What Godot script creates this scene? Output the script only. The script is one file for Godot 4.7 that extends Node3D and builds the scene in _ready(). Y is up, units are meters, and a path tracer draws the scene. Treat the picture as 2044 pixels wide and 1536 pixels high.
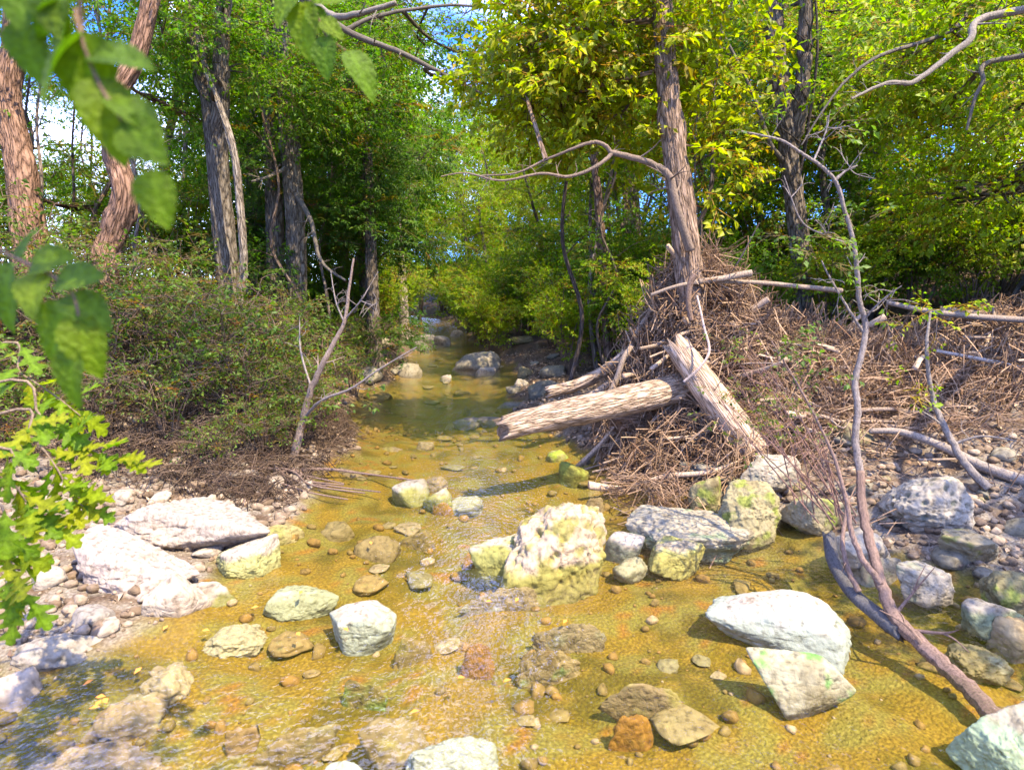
extends Node3D
# A shallow limestone creek in a dry, sunlit wood.

var rng := RandomNumberGenerator.new()
var used := {}
var fbm := FastNoiseLite.new()
var smooth_noise := FastNoiseLite.new()
var cells := FastNoiseLite.new()
var M := {}
var ico := {}
var sprays := {}


func _ready() -> void:
	# ---- camera, sky, sun, exposure
	var cam := Camera3D.new()
	cam.name = "camera"
	add_child(cam)
	cam.position = Vector3(0, 1.5, 0)
	cam.rotation_degrees = Vector3(-9.3, 0, 0)
	var lens := CameraAttributesPhysical.new()
	lens.frustum_focal_length = 12.0 / tan(deg_to_rad(65.0 / 2.0))
	lens.exposure_aperture = 3.2
	lens.frustum_focus_distance = 4.5
	lens.frustum_far = 400.0
	lens.frustum_near = 0.05
	cam.attributes = lens
	cam.fov = 65.0
	cam.near = 0.05
	cam.far = 400.0
	cam.current = true
	var sky_mat := ProceduralSkyMaterial.new()
	sky_mat.sky_top_color = Color(0.13, 0.34, 0.72)
	sky_mat.sky_horizon_color = Color(0.45, 0.66, 0.92)
	sky_mat.sky_curve = 0.1
	sky_mat.ground_bottom_color = Color(0.30, 0.29, 0.22)
	sky_mat.ground_horizon_color = Color(0.45, 0.47, 0.42)
	sky_mat.sky_energy_multiplier = 1.45
	var clouds := noise_tex(0.007, 5, [[0.0, 0.46, 0.62, 1.0], [Color(1, 1, 1, 0), Color(1, 1, 1, 0), Color(1, 1, 1, 0.75), Color(1, 1, 1, 1)]], 61, 1024)
	clouds.height = 512
	sky_mat.sky_cover = clouds
	sky_mat.sky_cover_modulate = Color(1.0, 0.985, 0.96)
	var env := Environment.new()
	env.background_mode = Environment.BG_SKY
	env.sky = Sky.new()
	env.sky.sky_material = sky_mat
	env.tonemap_mode = Environment.TONE_MAPPER_LINEAR
	env.tonemap_exposure = 3.25
	env.sdfgi_enabled = true
	env.ssao_enabled = true
	env.ssil_enabled = true
	var we := WorldEnvironment.new()
	we.name = "environment"
	we.environment = env
	add_child(we)
	var sun := DirectionalLight3D.new()
	sun.name = "sun"
	add_child(sun)
	var az := deg_to_rad(136.0)   # from straight ahead towards +x
	var el := deg_to_rad(57.0)
	var to_sun := Vector3(sin(az) * cos(el), sin(el), -cos(az) * cos(el))
	sun.look_at_from_position(Vector3.ZERO, -to_sun, Vector3.FORWARD)
	sun.light_energy = 1.6
	sun.light_color = Color(1.0, 0.94, 0.83)
	sun.light_angular_distance = 0.5
	sun.shadow_enabled = true

	fbm.noise_type = FastNoiseLite.TYPE_SIMPLEX_SMOOTH
	fbm.fractal_octaves = 4
	fbm.frequency = 1.0
	fbm.seed = 5
	smooth_noise.noise_type = FastNoiseLite.TYPE_SIMPLEX_SMOOTH
	smooth_noise.fractal_type = FastNoiseLite.FRACTAL_NONE
	smooth_noise.frequency = 1.0
	smooth_noise.seed = 11
	cells.noise_type = FastNoiseLite.TYPE_CELLULAR
	cells.cellular_return_type = FastNoiseLite.RETURN_DISTANCE
	cells.fractal_type = FastNoiseLite.FRACTAL_NONE
	cells.frequency = 1.0
	cells.seed = 3
	materials()
	make_sprays()

	ground()
	water()
	hero_trees()
	wood()
	understorey()
	rocks()
	cobbles()
	driftwood()
	saplings()
	hanging_branches()
	litter()


# ------------------------------------------------------------------ small tools

func numbered(called: String) -> String:
	var n: int = used.get(called, -1) + 1
	used[called] = n
	return called if n == 0 else "%s_%03d" % [called, n]


func tag(o: Node3D, label: String, category: String, group := "") -> Node3D:
	o.set_meta("label", label)
	o.set_meta("category", category)
	if group:
		o.set_meta("group", group)
	return o


func thing(called: String, label: String, category: String, group := "", at := Vector3.ZERO) -> Node3D:
	var o := Node3D.new()
	o.name = numbered(called)
	add_child(o)
	o.position = at
	return tag(o, label, category, group)


func part(parent: Node3D, called: String, mesh: Mesh, mat: Material) -> MeshInstance3D:
	var o := MeshInstance3D.new()
	o.name = called
	o.mesh = mesh
	o.material_override = mat
	parent.add_child(o, true)
	return o


func solid(called: String, mesh: Mesh, mat: Material, at := Vector3.ZERO) -> MeshInstance3D:
	var o := MeshInstance3D.new()
	o.name = numbered(called)
	o.mesh = mesh
	o.material_override = mat
	add_child(o)
	o.position = at
	return o


class Shape:
	var v := PackedVector3Array()
	var n := PackedVector3Array()
	var c := PackedColorArray()
	var uv := PackedVector2Array()
	var i := PackedInt32Array()

	func smooth_normals() -> void:
		n.resize(v.size())
		n.fill(Vector3.ZERO)
		for k in range(0, i.size(), 3):
			var a := v[i[k]]
			var q := (v[i[k + 2]] - a).cross(v[i[k + 1]] - a)
			n[i[k]] += q
			n[i[k + 1]] += q
			n[i[k + 2]] += q
		for k in n.size():
			n[k] = n[k].normalized() if n[k].length_squared() > 1e-20 else Vector3.UP

	func done() -> ArrayMesh:
		if n.size() != v.size():
			smooth_normals()
		var a := []
		a.resize(Mesh.ARRAY_MAX)
		a[Mesh.ARRAY_VERTEX] = v
		a[Mesh.ARRAY_NORMAL] = n
		if c.size():
			a[Mesh.ARRAY_COLOR] = c
		if uv.size():
			a[Mesh.ARRAY_TEX_UV] = uv
		a[Mesh.ARRAY_INDEX] = i
		var m := ArrayMesh.new()
		m.add_surface_from_arrays(Mesh.PRIMITIVE_TRIANGLES, a)
		return m


func curve(p: Array, steps: int) -> PackedVector3Array:
	# Catmull-Rom through the points
	var out := PackedVector3Array()
	var last := p.size() - 1
	for k in last:
		var a: Vector3 = p[maxi(k - 1, 0)]
		var b: Vector3 = p[k]
		var c: Vector3 = p[k + 1]
		var d: Vector3 = p[mini(k + 2, last)]
		for s in steps:
			var t := float(s) / steps
			out.append(0.5 * (2.0 * b + (c - a) * t + (2.0 * a - 5.0 * b + 4.0 * c - d) * t * t + (3.0 * b - a - 3.0 * c + d) * t * t * t))
	out.append(p[last])
	return out


# A tapered tube along p; ridges gives the bark's relief as a share of the radius.
func tube(s: Shape, p: PackedVector3Array, r0: float, r1: float, sides: int, col: Color, ridges := 0.0, flare := 0.0, power := 1.0) -> void:
	var base := s.v.size()
	var count := p.size()
	var up := Vector3(0.31, 0.2, 0.93).normalized()
	var along := 0.0
	var turns := maxf(1.0, roundf(TAU * maxf(r0, r1) / 0.30))
	for k in count:
		var d := (p[mini(k + 1, count - 1)] - p[maxi(k - 1, 0)]).normalized()
		var x := up.cross(d)
		if x.length_squared() < 1e-4:
			x = Vector3.RIGHT.cross(d)
		x = x.normalized()
		up = d.cross(x).normalized()
		var t := float(k) / (count - 1)
		if k:
			along += p[k].distance_to(p[k - 1])
		var r := lerpf(r0, r1, pow(t, power))
		r *= 1.0 + flare * exp(-along / (r0 * 2.2))
		for j in sides + 1:
			var a := TAU * (j % sides) / sides
			var e := x * cos(a) + up * sin(a)
			var rr := r
			if ridges > 0.0:
				var q := Vector3(cos(a) * 2.6, sin(a) * 2.6, along * 2.0 / maxf(0.2, r0 * 5.0) + r0 * 91.0)
				rr *= 1.0 + ridges * (0.8 * fbm.get_noise_3dv(q) + 1.1 * absf(smooth_noise.get_noise_3d(cos(a) * 4.0 + r0 * 17.0, sin(a) * 4.0, along * 1.6)) - 0.3)
			var push := Vector3.ZERO
			if ridges > 0.11:
				if k == 0 or k == count - 1:   # splintered end
					push = d * r0 * (0.9 if k else -0.9) * (0.4 + smooth_noise.get_noise_3d(cos(a) * 2.2, sin(a) * 2.2, r0 * 77.0))
				rr *= 1.0 + 0.22 * smoothstep(0.45, 0.8, smooth_noise.get_noise_3d(cos(a) * 0.9 + r0 * 31.0, sin(a) * 0.9, along * 2.2))
			s.v.append(p[k] + e * rr + push)
			var tone := 1.0 + 0.22 * smooth_noise.get_noise_3dv(p[k] * 5.0 + e * 1.5)
			s.c.append(Color(col.r * tone, col.g * tone, col.b * tone))
			s.uv.append(Vector2(turns * j / sides, along / 1.1))
	var w := sides + 1
	for k in count - 1:
		for j in sides:
			var a := base + k * w + j
			s.i.append_array([a, a + w, a + 1, a + 1, a + w, a + w + 1])
	# closed ends
	for end in 2:
		var centre := s.v.size()
		var row: int = base + (count - 1) * w * end
		s.v.append(p[(count - 1) * end])
		s.c.append(Color(col.r * 1.15, col.g * 1.05, col.b * 0.9))
		s.uv.append(Vector2(0.5, 0.5))
		for j in sides:
			if end:
				s.i.append_array([centre, row + j + 1, row + j])
			else:
				s.i.append_array([centre, row + j, row + j + 1])


# A bare limb: kinked, with side twigs.
func twiggy(p: Array, steps: int, r0: float, r1: float, sides: int, col: Color, ridges: float, seed_: int, twigs := 7) -> ArrayMesh:
	var r := RandomNumberGenerator.new()
	r.seed = seed_
	var path := curve(p, steps)
	for k in range(2, path.size() - 2):
		path[k] += Vector3(r.randfn(), r.randfn(), r.randfn()) * lerpf(r0, r1, float(k) / path.size()) * 0.09
	var s := Shape.new()
	tube(s, path, r0, r1, sides, col, ridges)
	var ahead := (path[-1] - path[0]).normalized()
	for k in twigs:
		var at := int(r.randf_range(0.25, 0.97) * (path.size() - 1))
		var rr := maxf(0.0025, lerpf(r0, r1, float(at) / path.size()) * 0.35)
		var d := (ahead * 0.5 + Vector3(r.randfn(), r.randfn() * 0.8, r.randfn()) * 0.7).normalized() * r.randf_range(6.0, 16.0) * (rr + 0.008)
		var mid := path[at] + d * 0.5 + Vector3(r.randfn(), r.randfn(), r.randfn()) * d.length() * 0.1
		tube(s, curve([path[at], mid, path[at] + d], 4), rr, 0.0012, 5, col)
		var e := (d.normalized() + Vector3(r.randfn(), r.randfn(), r.randfn()) * 0.5).normalized() * d.length() * 0.5
		tube(s, curve([mid, mid + e * 0.5 + Vector3(0, 0.01, 0), mid + e], 3), rr * 0.6, 0.001, 4, col)
	return s.done()


func one_tube(p: Array, steps: int, r0: float, r1: float, sides: int, col: Color, ridges := 0.0, flare := 0.0) -> ArrayMesh:
	var s := Shape.new()
	tube(s, curve(p, steps), r0, r1, sides, col, ridges, flare)
	return s.done()


# ------------------------------------------------------------------ materials

func noise_tex(freq: float, octaves: int, ramp: Array, seed_: int, size := 512, kind := FastNoiseLite.TYPE_SIMPLEX_SMOOTH) -> NoiseTexture2D:
	var n := FastNoiseLite.new()
	n.noise_type = kind
	n.frequency = freq
	n.fractal_octaves = octaves
	n.seed = seed_
	var t := NoiseTexture2D.new()
	t.width = size
	t.height = size
	t.seamless = true
	t.noise = n
	if ramp:
		var g := Gradient.new()
		g.offsets = PackedFloat32Array(ramp[0])
		var cs := PackedColorArray()
		for c in ramp[1]:
			cs.append(c if c is Color else Color(c, c, c))
		g.colors = cs
		t.color_ramp = g
	return t


func plain_mat(called: String, rough: float, spec := 0.5) -> StandardMaterial3D:
	var m := StandardMaterial3D.new()
	m.resource_name = called
	m.vertex_color_use_as_albedo = true
	m.roughness = rough
	m.metallic_specular = spec
	m.cull_mode = BaseMaterial3D.CULL_DISABLED
	return m


func materials() -> void:
	var fine := noise_tex(0.035, 5, [[0.0, 0.35, 0.6, 1.0], [0.45, 0.8, 0.95, 1.0]], 2)
	var rock_tex := noise_tex(0.02, 6, [[0.0, 0.30, 0.40, 0.52, 0.7, 1.0], [Color(0.48, 0.46, 0.42), Color(0.80, 0.78, 0.75), Color(0.91, 0.90, 0.87), Color(0.95, 0.94, 0.92), Color(0.98, 0.97, 0.95), Color(1, 1, 1)]], 7, 1024)
	var rough_height := noise_tex(0.012, 6, [], 9, 1024)
	rough_height.noise.fractal_type = FastNoiseLite.FRACTAL_RIDGED
	rough_height.noise.fractal_gain = 0.55
	rough_height.invert = true
	var bark_tex := noise_tex(0.012, 5, [[0.0, 0.30, 0.6, 1.0], [Color(0.52, 0.48, 0.44), Color(0.74, 0.71, 0.67), Color(0.93, 0.91, 0.88), Color(1, 1, 1)]], 21)
	var bark_height := noise_tex(0.012, 5, [[0.0, 0.3, 0.6, 1.0], [0.0, 0.55, 0.9, 1.0]], 21)
	for t: NoiseTexture2D in [bark_tex, bark_height]:
		t.noise.fractal_type = FastNoiseLite.FRACTAL_RIDGED
		t.invert = true
	var speck := noise_tex(0.06, 4, [[0.0, 0.40, 0.56, 0.70, 1.0], [Color(0.66, 0.63, 0.57), Color(0.80, 0.78, 0.72), Color(0.87, 0.85, 0.81), Color(0.97, 0.97, 0.93), Color(1, 1, 1)]], 31, 1024)
	var soil_height := noise_tex(0.05, 5, [], 32, 1024)

	var m := plain_mat("limestone", 0.85, 0.35)
	m.albedo_texture = rock_tex
	m.uv1_triplanar = true
	m.uv1_world_triplanar = true
	m.uv1_scale = Vector3.ONE * 1.15
	m.heightmap_enabled = true
	m.heightmap_texture = rough_height
	m.heightmap_scale = 0.7
	M.rock = m

	m = plain_mat("creek_ground", 0.9, 0.3)
	m.albedo_texture = speck
	m.uv1_triplanar = true
	m.uv1_world_triplanar = true
	m.uv1_scale = Vector3.ONE * 0.8
	m.heightmap_enabled = true
	m.heightmap_texture = soil_height
	m.heightmap_scale = 1.0
	M.ground = m

	m = plain_mat("bark", 0.9, 0.25)
	m.albedo_texture = bark_tex
	m.uv1_scale = Vector3(1.0, 0.75, 1.0)
	m.heightmap_enabled = true
	m.heightmap_texture = bark_height
	m.heightmap_scale = 2.2
	M.bark = m

	m = plain_mat("driftwood", 0.85, 0.25)
	m.albedo_texture = bark_tex
	m.uv1_scale = Vector3(1.6, 0.7, 1.0)
	m.heightmap_enabled = true
	m.heightmap_texture = bark_height
	m.heightmap_scale = 1.0
	M.wood = m

	m = plain_mat("twig", 0.85, 0.25)
	m.albedo_texture = fine
	m.uv1_triplanar = true
	m.albedo_color = Color(0.88, 0.87, 0.86)
	m.uv1_scale = Vector3(5.0, 2.0, 5.0)
	m.heightmap_enabled = true
	m.heightmap_texture = soil_height
	m.heightmap_scale = 0.4
	M.twig = m

	m = plain_mat("leaf", 0.5, 0.45)
	m.backlight_enabled = true
	m.backlight = Color(1.0, 1.1, 0.5)
	M.leaf = m

	m = plain_mat("big_leaf", 0.55, 0.3)
	m.backlight_enabled = true
	m.backlight = Color(1.0, 1.1, 0.4)
	m.albedo_texture = noise_tex(0.012, 4, [[0.0, 0.5, 1.0], [0.7, 0.92, 1.0]], 41)
	m.uv1_scale = Vector3(1.0, 1.0, 1.0)
	m.heightmap_enabled = true
	m.heightmap_texture = noise_tex(0.01, 3, [], 42)
	m.heightmap_scale = 0.3
	M.big_leaf = m

	M.dead_leaf = plain_mat("dead_leaf", 0.8, 0.3)

	m = StandardMaterial3D.new()
	m.resource_name = "water"
	m.transparency = BaseMaterial3D.TRANSPARENCY_ALPHA
	m.albedo_color = Color(0.50, 0.42, 0.12, 0.015)
	m.roughness = 0.03
	m.metallic_specular = 0.5
	m.uv1_triplanar = true
	m.uv1_world_triplanar = true
	m.uv1_scale = Vector3(0.8, 0.8, 0.8)
	m.heightmap_enabled = true
	m.heightmap_texture = noise_tex(0.022, 3, [], 51, 1024)
	m.heightmap_scale = 0.35
	m.cull_mode = BaseMaterial3D.CULL_DISABLED
	M.water = m


# ------------------------------------------------------------------ ground and water

const EDGE_Z := [3.0, -1.8, -2.2, -2.7, -3.55, -4.1, -5.4, -6.5, -7.9, -8.6, -10.0, -14.0, -20.0, -28.0, -40.0, -60.0]
const EDGE_L := [-3.2, -2.05, -1.9, -1.55, -1.45, -1.38, -1.5, -1.8, -2.1, -2.2, -1.75, -2.35, -2.95, -5.0, -12.0, -24.0]
const EDGE_R := [3.6, 3.1, 3.0, 2.75, 1.9, 1.45, 0.5, 0.2, 0.0, 0.1, 0.25, -0.7, -1.5, -3.4, -10.0, -22.0]


func table(xs: Array, ys: Array, x: float) -> float:
	if x <= xs[0]:
		return ys[0]
	for k in range(1, xs.size()):
		if x <= xs[k]:
			return lerpf(ys[k - 1], ys[k], (x - xs[k - 1]) / (xs[k] - xs[k - 1]))
	return ys[-1]


func edges(z: float) -> Vector2:
	if z >= EDGE_Z[0]:
		return Vector2(EDGE_L[0], EDGE_R[0])
	for k in range(1, EDGE_Z.size()):
		if z >= EDGE_Z[k]:
			var t: float = (z - EDGE_Z[k - 1]) / (EDGE_Z[k] - EDGE_Z[k - 1])
			return Vector2(lerpf(EDGE_L[k - 1], EDGE_L[k], t), lerpf(EDGE_R[k - 1], EDGE_R[k], t))
	return Vector2(EDGE_L[-1], EDGE_R[-1])


# How far (m) a place lies outside the water's edge; below zero in the creek.
func shore(x: float, z: float) -> float:
	var e := edges(z)
	var wob := 0.16 * smooth_noise.get_noise_2d(x * 0.9, z * 0.9) + 0.07 * smooth_noise.get_noise_2d(x * 3.1 + 40.0, z * 3.1)
	return (e.x - x if x < (e.x + e.y) * 0.5 else x - e.y) + wob


func pile_top(x: float, z: float) -> float:
	# the heap of flood debris against the tree on the bank
	var ridge := table([0.6, 1.0, 1.25, 1.5, 1.8, 2.2, 2.8, 3.6, 4.6, 6.5], [0.1, 0.5, 1.1, 1.68, 1.62, 1.22, 0.98, 0.85, 0.8, 0.5], x)
	var zc := table([0.6, 1.7, 3.0, 6.5], [-5.5, -5.45, -5.6, -5.7], x)
	var wide := table([0.6, 1.7, 3.0, 6.5], [0.5, 0.7, 0.95, 1.1], x)
	return ridge * exp(-pow((z - zc) / wide, 2.0))


func ground_h(x: float, z: float) -> float:
	var d := shore(x, z)
	var h: float
	if d < 0.0:
		h = -0.15 * (1.0 - exp(d / 0.5)) + 0.03 * smooth_noise.get_noise_2d(x * 2.3, z * 2.3) * minf(1.0, -d * 3.0)
		return h
	var e := edges(z)
	if x < (e.x + e.y) * 0.5:
		var t := smoothstep(-3.4, -5.6, z)
		var near := table([0.0, 0.4, 1.2, 2.4, 4.0, 7.0, 12.0, 60.0], [0.0, 0.06, 0.13, 0.30, 0.9, 1.4, 1.7, 3.5], d)
		var far := table([0.0, 0.25, 0.7, 1.4, 2.2, 4.0, 9.0, 60.0], [0.0, 0.12, 0.30, 0.72, 1.12, 1.42, 1.7, 3.5], d)
		h = lerpf(near, far, t)
	else:
		var t := smoothstep(-3.4, -5.0, z)
		var near := table([0.0, 0.4, 1.2, 2.4, 4.0, 7.0, 12.0, 60.0], [0.0, 0.07, 0.16, 0.40, 0.9, 1.6, 2.8, 9.0], d)
		var far := table([0.0, 0.3, 0.9, 1.6, 2.6, 4.0, 8.0, 14.0, 60.0], [0.0, 0.10, 0.22, 0.38, 0.62, 0.95, 2.2, 3.6, 9.0], d)
		h = lerpf(near, far, t)
		if z < -3.5 and z > -8.5:
			h = maxf(h, pile_top(x, z) - 0.30) if pile_top(x, z) > 0.35 else h
	return h + minf(1.0, d * 1.2) * (0.07 * fbm.get_noise_2d(x * 0.8, z * 0.8) + 0.02 * smooth_noise.get_noise_2d(x * 5.0, z * 5.0))


func spaced(lo: float, hi: float, a: float, b: float, step: float, grow: float) -> PackedFloat32Array:
	var mid := PackedFloat32Array()
	var k := a
	while k < b:
		mid.append(k)
		k += step
	var left := PackedFloat32Array()
	var s := step
	k = a
	while k > lo:
		s *= grow
		k -= s
		left.append(k)
	left.reverse()
	left.append_array(mid)
	s = step
	k = mid[-1]
	while k < hi:
		s *= grow
		k += s
		left.append(k)
	return left


func ground() -> void:
	var xs := spaced(-110.0, 110.0, -3.6, 4.2, 0.045, 1.07)
	var zs := spaced(-140.0, 12.0, -7.0, -1.2, 0.045, 1.06)
	var s := Shape.new()
	for z in zs:
		for x in xs:
			var d := shore(x, z)
			s.v.append(Vector3(x, ground_h(x, z), z))
			s.c.append(ground_color(x, z, d))
	var w := xs.size()
	for j in zs.size() - 1:
		for k in w - 1:
			var a := j * w + k
			s.i.append_array([a, a + 1, a + w, a + 1, a + w + 1, a + w])
	s.smooth_normals()
	var o := solid("ground", s.done(), M.ground)
	o.set_meta("kind", "structure")
	tag(o, "creek bed of golden algae with banks of brown soil and pale gravel", "ground")


func ground_color(x: float, z: float, d: float) -> Color:
	var a := smooth_noise.get_noise_2d(x * 3.2, z * 3.2)
	var b := fbm.get_noise_2d(x * 1.3 + 31.0, z * 1.3)
	var c := fbm.get_noise_2d(x * 6.5 - 12.0, z * 6.5 + 9.0)
	var wet := Color(0.33, 0.24, 0.035)                                   # golden brown algae on silt
	wet = wet.lerp(Color(0.17, 0.15, 0.03), smoothstep(-0.1, 0.3, b))        # olive mats
	wet = wet.lerp(Color(0.50, 0.36, 0.10), smoothstep(0.05, 0.5, c) * 0.5)  # bare sandy spots
	wet = wet.lerp(Color(0.30, 0.30, 0.12), smoothstep(-0.05, 0.4, a) * 0.75)  # pale lime film
	wet = wet.lerp(Color(0.46, 0.17, 0.02), smoothstep(0.50, 0.85, a * 0.7 - c) * 0.6)  # rusty patches
	var dry := Color(0.20, 0.135, 0.09)
	dry = dry.lerp(Color(0.12, 0.08, 0.05), smoothstep(0.0, 0.5, b))
	var gravel := smoothstep(-0.25, 0.35, c + 0.5 * a + lerpf(0.2, -0.6, smoothstep(-3.6, -5.0, z)))
	dry = dry.lerp(Color(0.36, 0.315, 0.26), gravel * 0.85)
	wet = Color(wet.r * 0.86, wet.g * 0.76, wet.b * 0.34)
	var all := wet.lerp(dry, smoothstep(-0.05, 0.10, d + 0.1 * c))
	return Color(all.r * 0.68, all.g * 0.68, all.b * 0.68)


func water() -> void:
	var xs := spaced(-28.0, 6.0, -1.3, 0.5, 0.016, 1.16)
	var zs := spaced(-62.0, 3.0, -3.4, -2.3, 0.016, 1.16)
	var s := Shape.new()
	for z in zs:
		for x in xs:
			# two riffles where the current breaks over the stones
			var chop := exp(-pow((x + 0.50) / 0.20, 2.0) - pow((z + 2.98) / 0.07, 2.0)) + exp(-pow((x + 0.40) / 0.15, 2.0) - pow((z + 2.66) / 0.08, 2.0))
			var h := 0.0
			if chop > 0.01:
				h = chop * (0.010 * smooth_noise.get_noise_2d(x * 11.0, z * 15.0) + 0.006 * smooth_noise.get_noise_2d(x * 24.0 + 7.0, z * 30.0))
			s.v.append(Vector3(x, h, z))
	var w := xs.size()
	for j in zs.size() - 1:
		for k in w - 1:
			var a := j * w + k
			s.i.append_array([a, a + 1, a + w, a + 1, a + w + 1, a + w])
	var o := solid("creek_water", s.done(), M.water)
	o.set_meta("kind", "structure")
	tag(o, "clear shallow creek water over a golden bed", "water")


# ------------------------------------------------------------------ leaves

# One spray: a twig along +z with folded leaves on both sides.
func spray_mesh(seed_: int, count: int, length: float, ll: float, lw: float, droop := 0.3) -> Array:
	var r := RandomNumberGenerator.new()
	r.seed = seed_
	var s := Shape.new()
	var up := Vector3.UP
	# a main twig with two side twigs
	var axes := [[Vector3.ZERO, Vector3(0, 0.1, 1).normalized(), length]]
	for side in [-1.0, 1.0]:
		axes.append([Vector3(0, 0.02, length * r.randf_range(0.15, 0.5)), Vector3(side * r.randf_range(0.5, 1.0), r.randf_range(-0.25, 0.3), r.randf_range(0.4, 0.9)).normalized(), length * r.randf_range(0.45, 0.75)])
	for a in axes:
		var from: Vector3 = a[0]
		var to: Vector3 = from + a[1] * a[2] + Vector3(0, -droop * 0.15 * a[2], 0)
		var k := s.v.size()
		var side: Vector3 = a[1].cross(up).normalized() * 0.0035
		s.v.append_array([from - side, from + side, to, from + Vector3(0, 0.006, 0)])
		for q in 4:
			s.c.append(Color(0.95, 0.52, 0.75))
			s.n.append(up)
		s.i.append_array([k, k + 1, k + 2, k + 1, k + 3, k + 2, k + 3, k, k + 2])
	for j in count:
		var a: Array = axes[r.randi() % 3]
		var dir: Vector3 = a[1]
		var t := sqrt(r.randf())
		var p: Vector3 = a[0] + dir * a[2] * t
		var lat := dir.cross(up).normalized() * (1.0 if r.randf() < 0.5 else -1.0)
		var along := (lat * r.randf_range(0.3, 1.0) + dir * r.randf_range(0.1, 0.9) + Vector3(0, r.randf_range(-0.7, 0.35) - droop * 0.4, 0)).normalized()
		var face := (up + Vector3(r.randf_range(-0.8, 0.8), r.randf_range(-0.3, 0.3), r.randf_range(-0.8, 0.8))).normalized()
		var across := along.cross(face).normalized()
		face = across.cross(along).normalized()
		var k := r.randf_range(0.65, 1.2)
		var l := ll * k
		var w := lw * k * r.randf_range(0.8, 1.15)
		p += along * 0.012
		var tone := r.randf_range(0.62, 1.0)
		var col := Color(tone * r.randf_range(0.8, 1.0), tone, tone * r.randf_range(0.5, 1.0))
		if r.randf() < 0.07:
			col = Color(1.0, 0.78, 0.5)
		var b := s.v.size()
		var lift := face * w * r.randf_range(0.1, 0.45)
		var sag := -face * l * r.randf_range(0.0, 0.25)
		s.v.append_array([p, p + along * l * 0.42 - across * w * 0.5 + lift, p + along * l + sag, p + along * l * 0.42 + across * w * 0.5 + lift])
		var na := (s.v[b + 1] - s.v[b]).cross(s.v[b + 2] - s.v[b]).normalized()
		var nb := (s.v[b + 2] - s.v[b]).cross(s.v[b + 3] - s.v[b]).normalized()
		var mid := (na + nb).normalized()
		s.n.append_array([mid, na, mid, nb])
		for q in 4:
			s.c.append(col)
		s.i.append_array([b, b + 2, b + 1, b, b + 3, b + 2])
	return [s.v, s.n, s.c, s.i]


func make_sprays() -> void:
	sprays.broad = []
	sprays.small = []
	sprays.fine = []
	sprays.few = []
	for k in 4:
		sprays.broad.append(spray_mesh(100 + k, 22, 0.38, 0.075, 0.042))
		sprays.small.append(spray_mesh(200 + k, 30, 0.36, 0.05, 0.026))
		sprays.fine.append(spray_mesh(300 + k, 44, 0.34, 0.055, 0.014, 0.5))
		sprays.few.append(spray_mesh(400 + k, 8, 0.22, 0.048, 0.028))


# Puts sprays round the given centres [place, spread]; keep leaves gaps.
func crown(parent: Node3D, called: String, blobs: Array, count: int, kind: String, size: float, c0: Color, c1: Color, seed_: int, accent := Color(0.34, 0.22, 0.02), accents := 0.05) -> MeshInstance3D:
	var r := RandomNumberGenerator.new()
	r.seed = seed_
	var total := 0.0
	for b in blobs:
		total += b[1] * b[1]
	var s := Shape.new()
	for b in blobs:
		var share := int(ceil(count * b[1] * b[1] / total))
		for k in share:
			var d: Vector3 = Vector3(r.randfn(), r.randfn() * 0.75, r.randfn()).normalized() * pow(r.randf(), 0.45) * b[1]
			d.y *= 0.8
			var p: Vector3 = b[0] + d
			var z: Vector3 = (d + Vector3(r.randf_range(-0.5, 0.5), r.randf_range(-0.4, 0.3), r.randf_range(-0.5, 0.5)) * b[1]).normalized()
			var x := Vector3.UP.cross(z)
			x = x.normalized() if x.length() > 0.05 else Vector3.RIGHT
			var y := z.cross(x).normalized()
			var turn := Basis(x, y, z).rotated(z, r.randf_range(-0.7, 0.7))
			var c := c0.lerp(c1, clampf(r.randf() * 0.6 + 0.4 * (0.5 + smooth_noise.get_noise_3dv(p * 1.3)), 0.0, 1.0))
			if r.randf() < accents:
				c = accent
			var src: Array = sprays[kind][r.randi() % 4]
			var first := s.v.size()
			s.v.append_array(Transform3D(turn.scaled(Vector3.ONE * size * r.randf_range(0.7, 1.25)), p) * src[0])
			s.n.append_array(Transform3D(turn, Vector3.ZERO) * src[1])
			for q: Color in src[2]:
				s.c.append(q * c)
			for q: int in src[3]:
				s.i.append(first + q)
	return part(parent, called, s.done(), M.leaf)


const YELLOW0 := Color(0.25, 0.335, 0.012)
const YELLOW1 := Color(0.48, 0.50, 0.010)
const GREEN0 := Color(0.125, 0.255, 0.016)
const GREEN1 := Color(0.27, 0.40, 0.016)
const DARK0 := Color(0.07, 0.165, 0.024)
const DARK1 := Color(0.17, 0.295, 0.03)


# ------------------------------------------------------------------ trees

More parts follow.
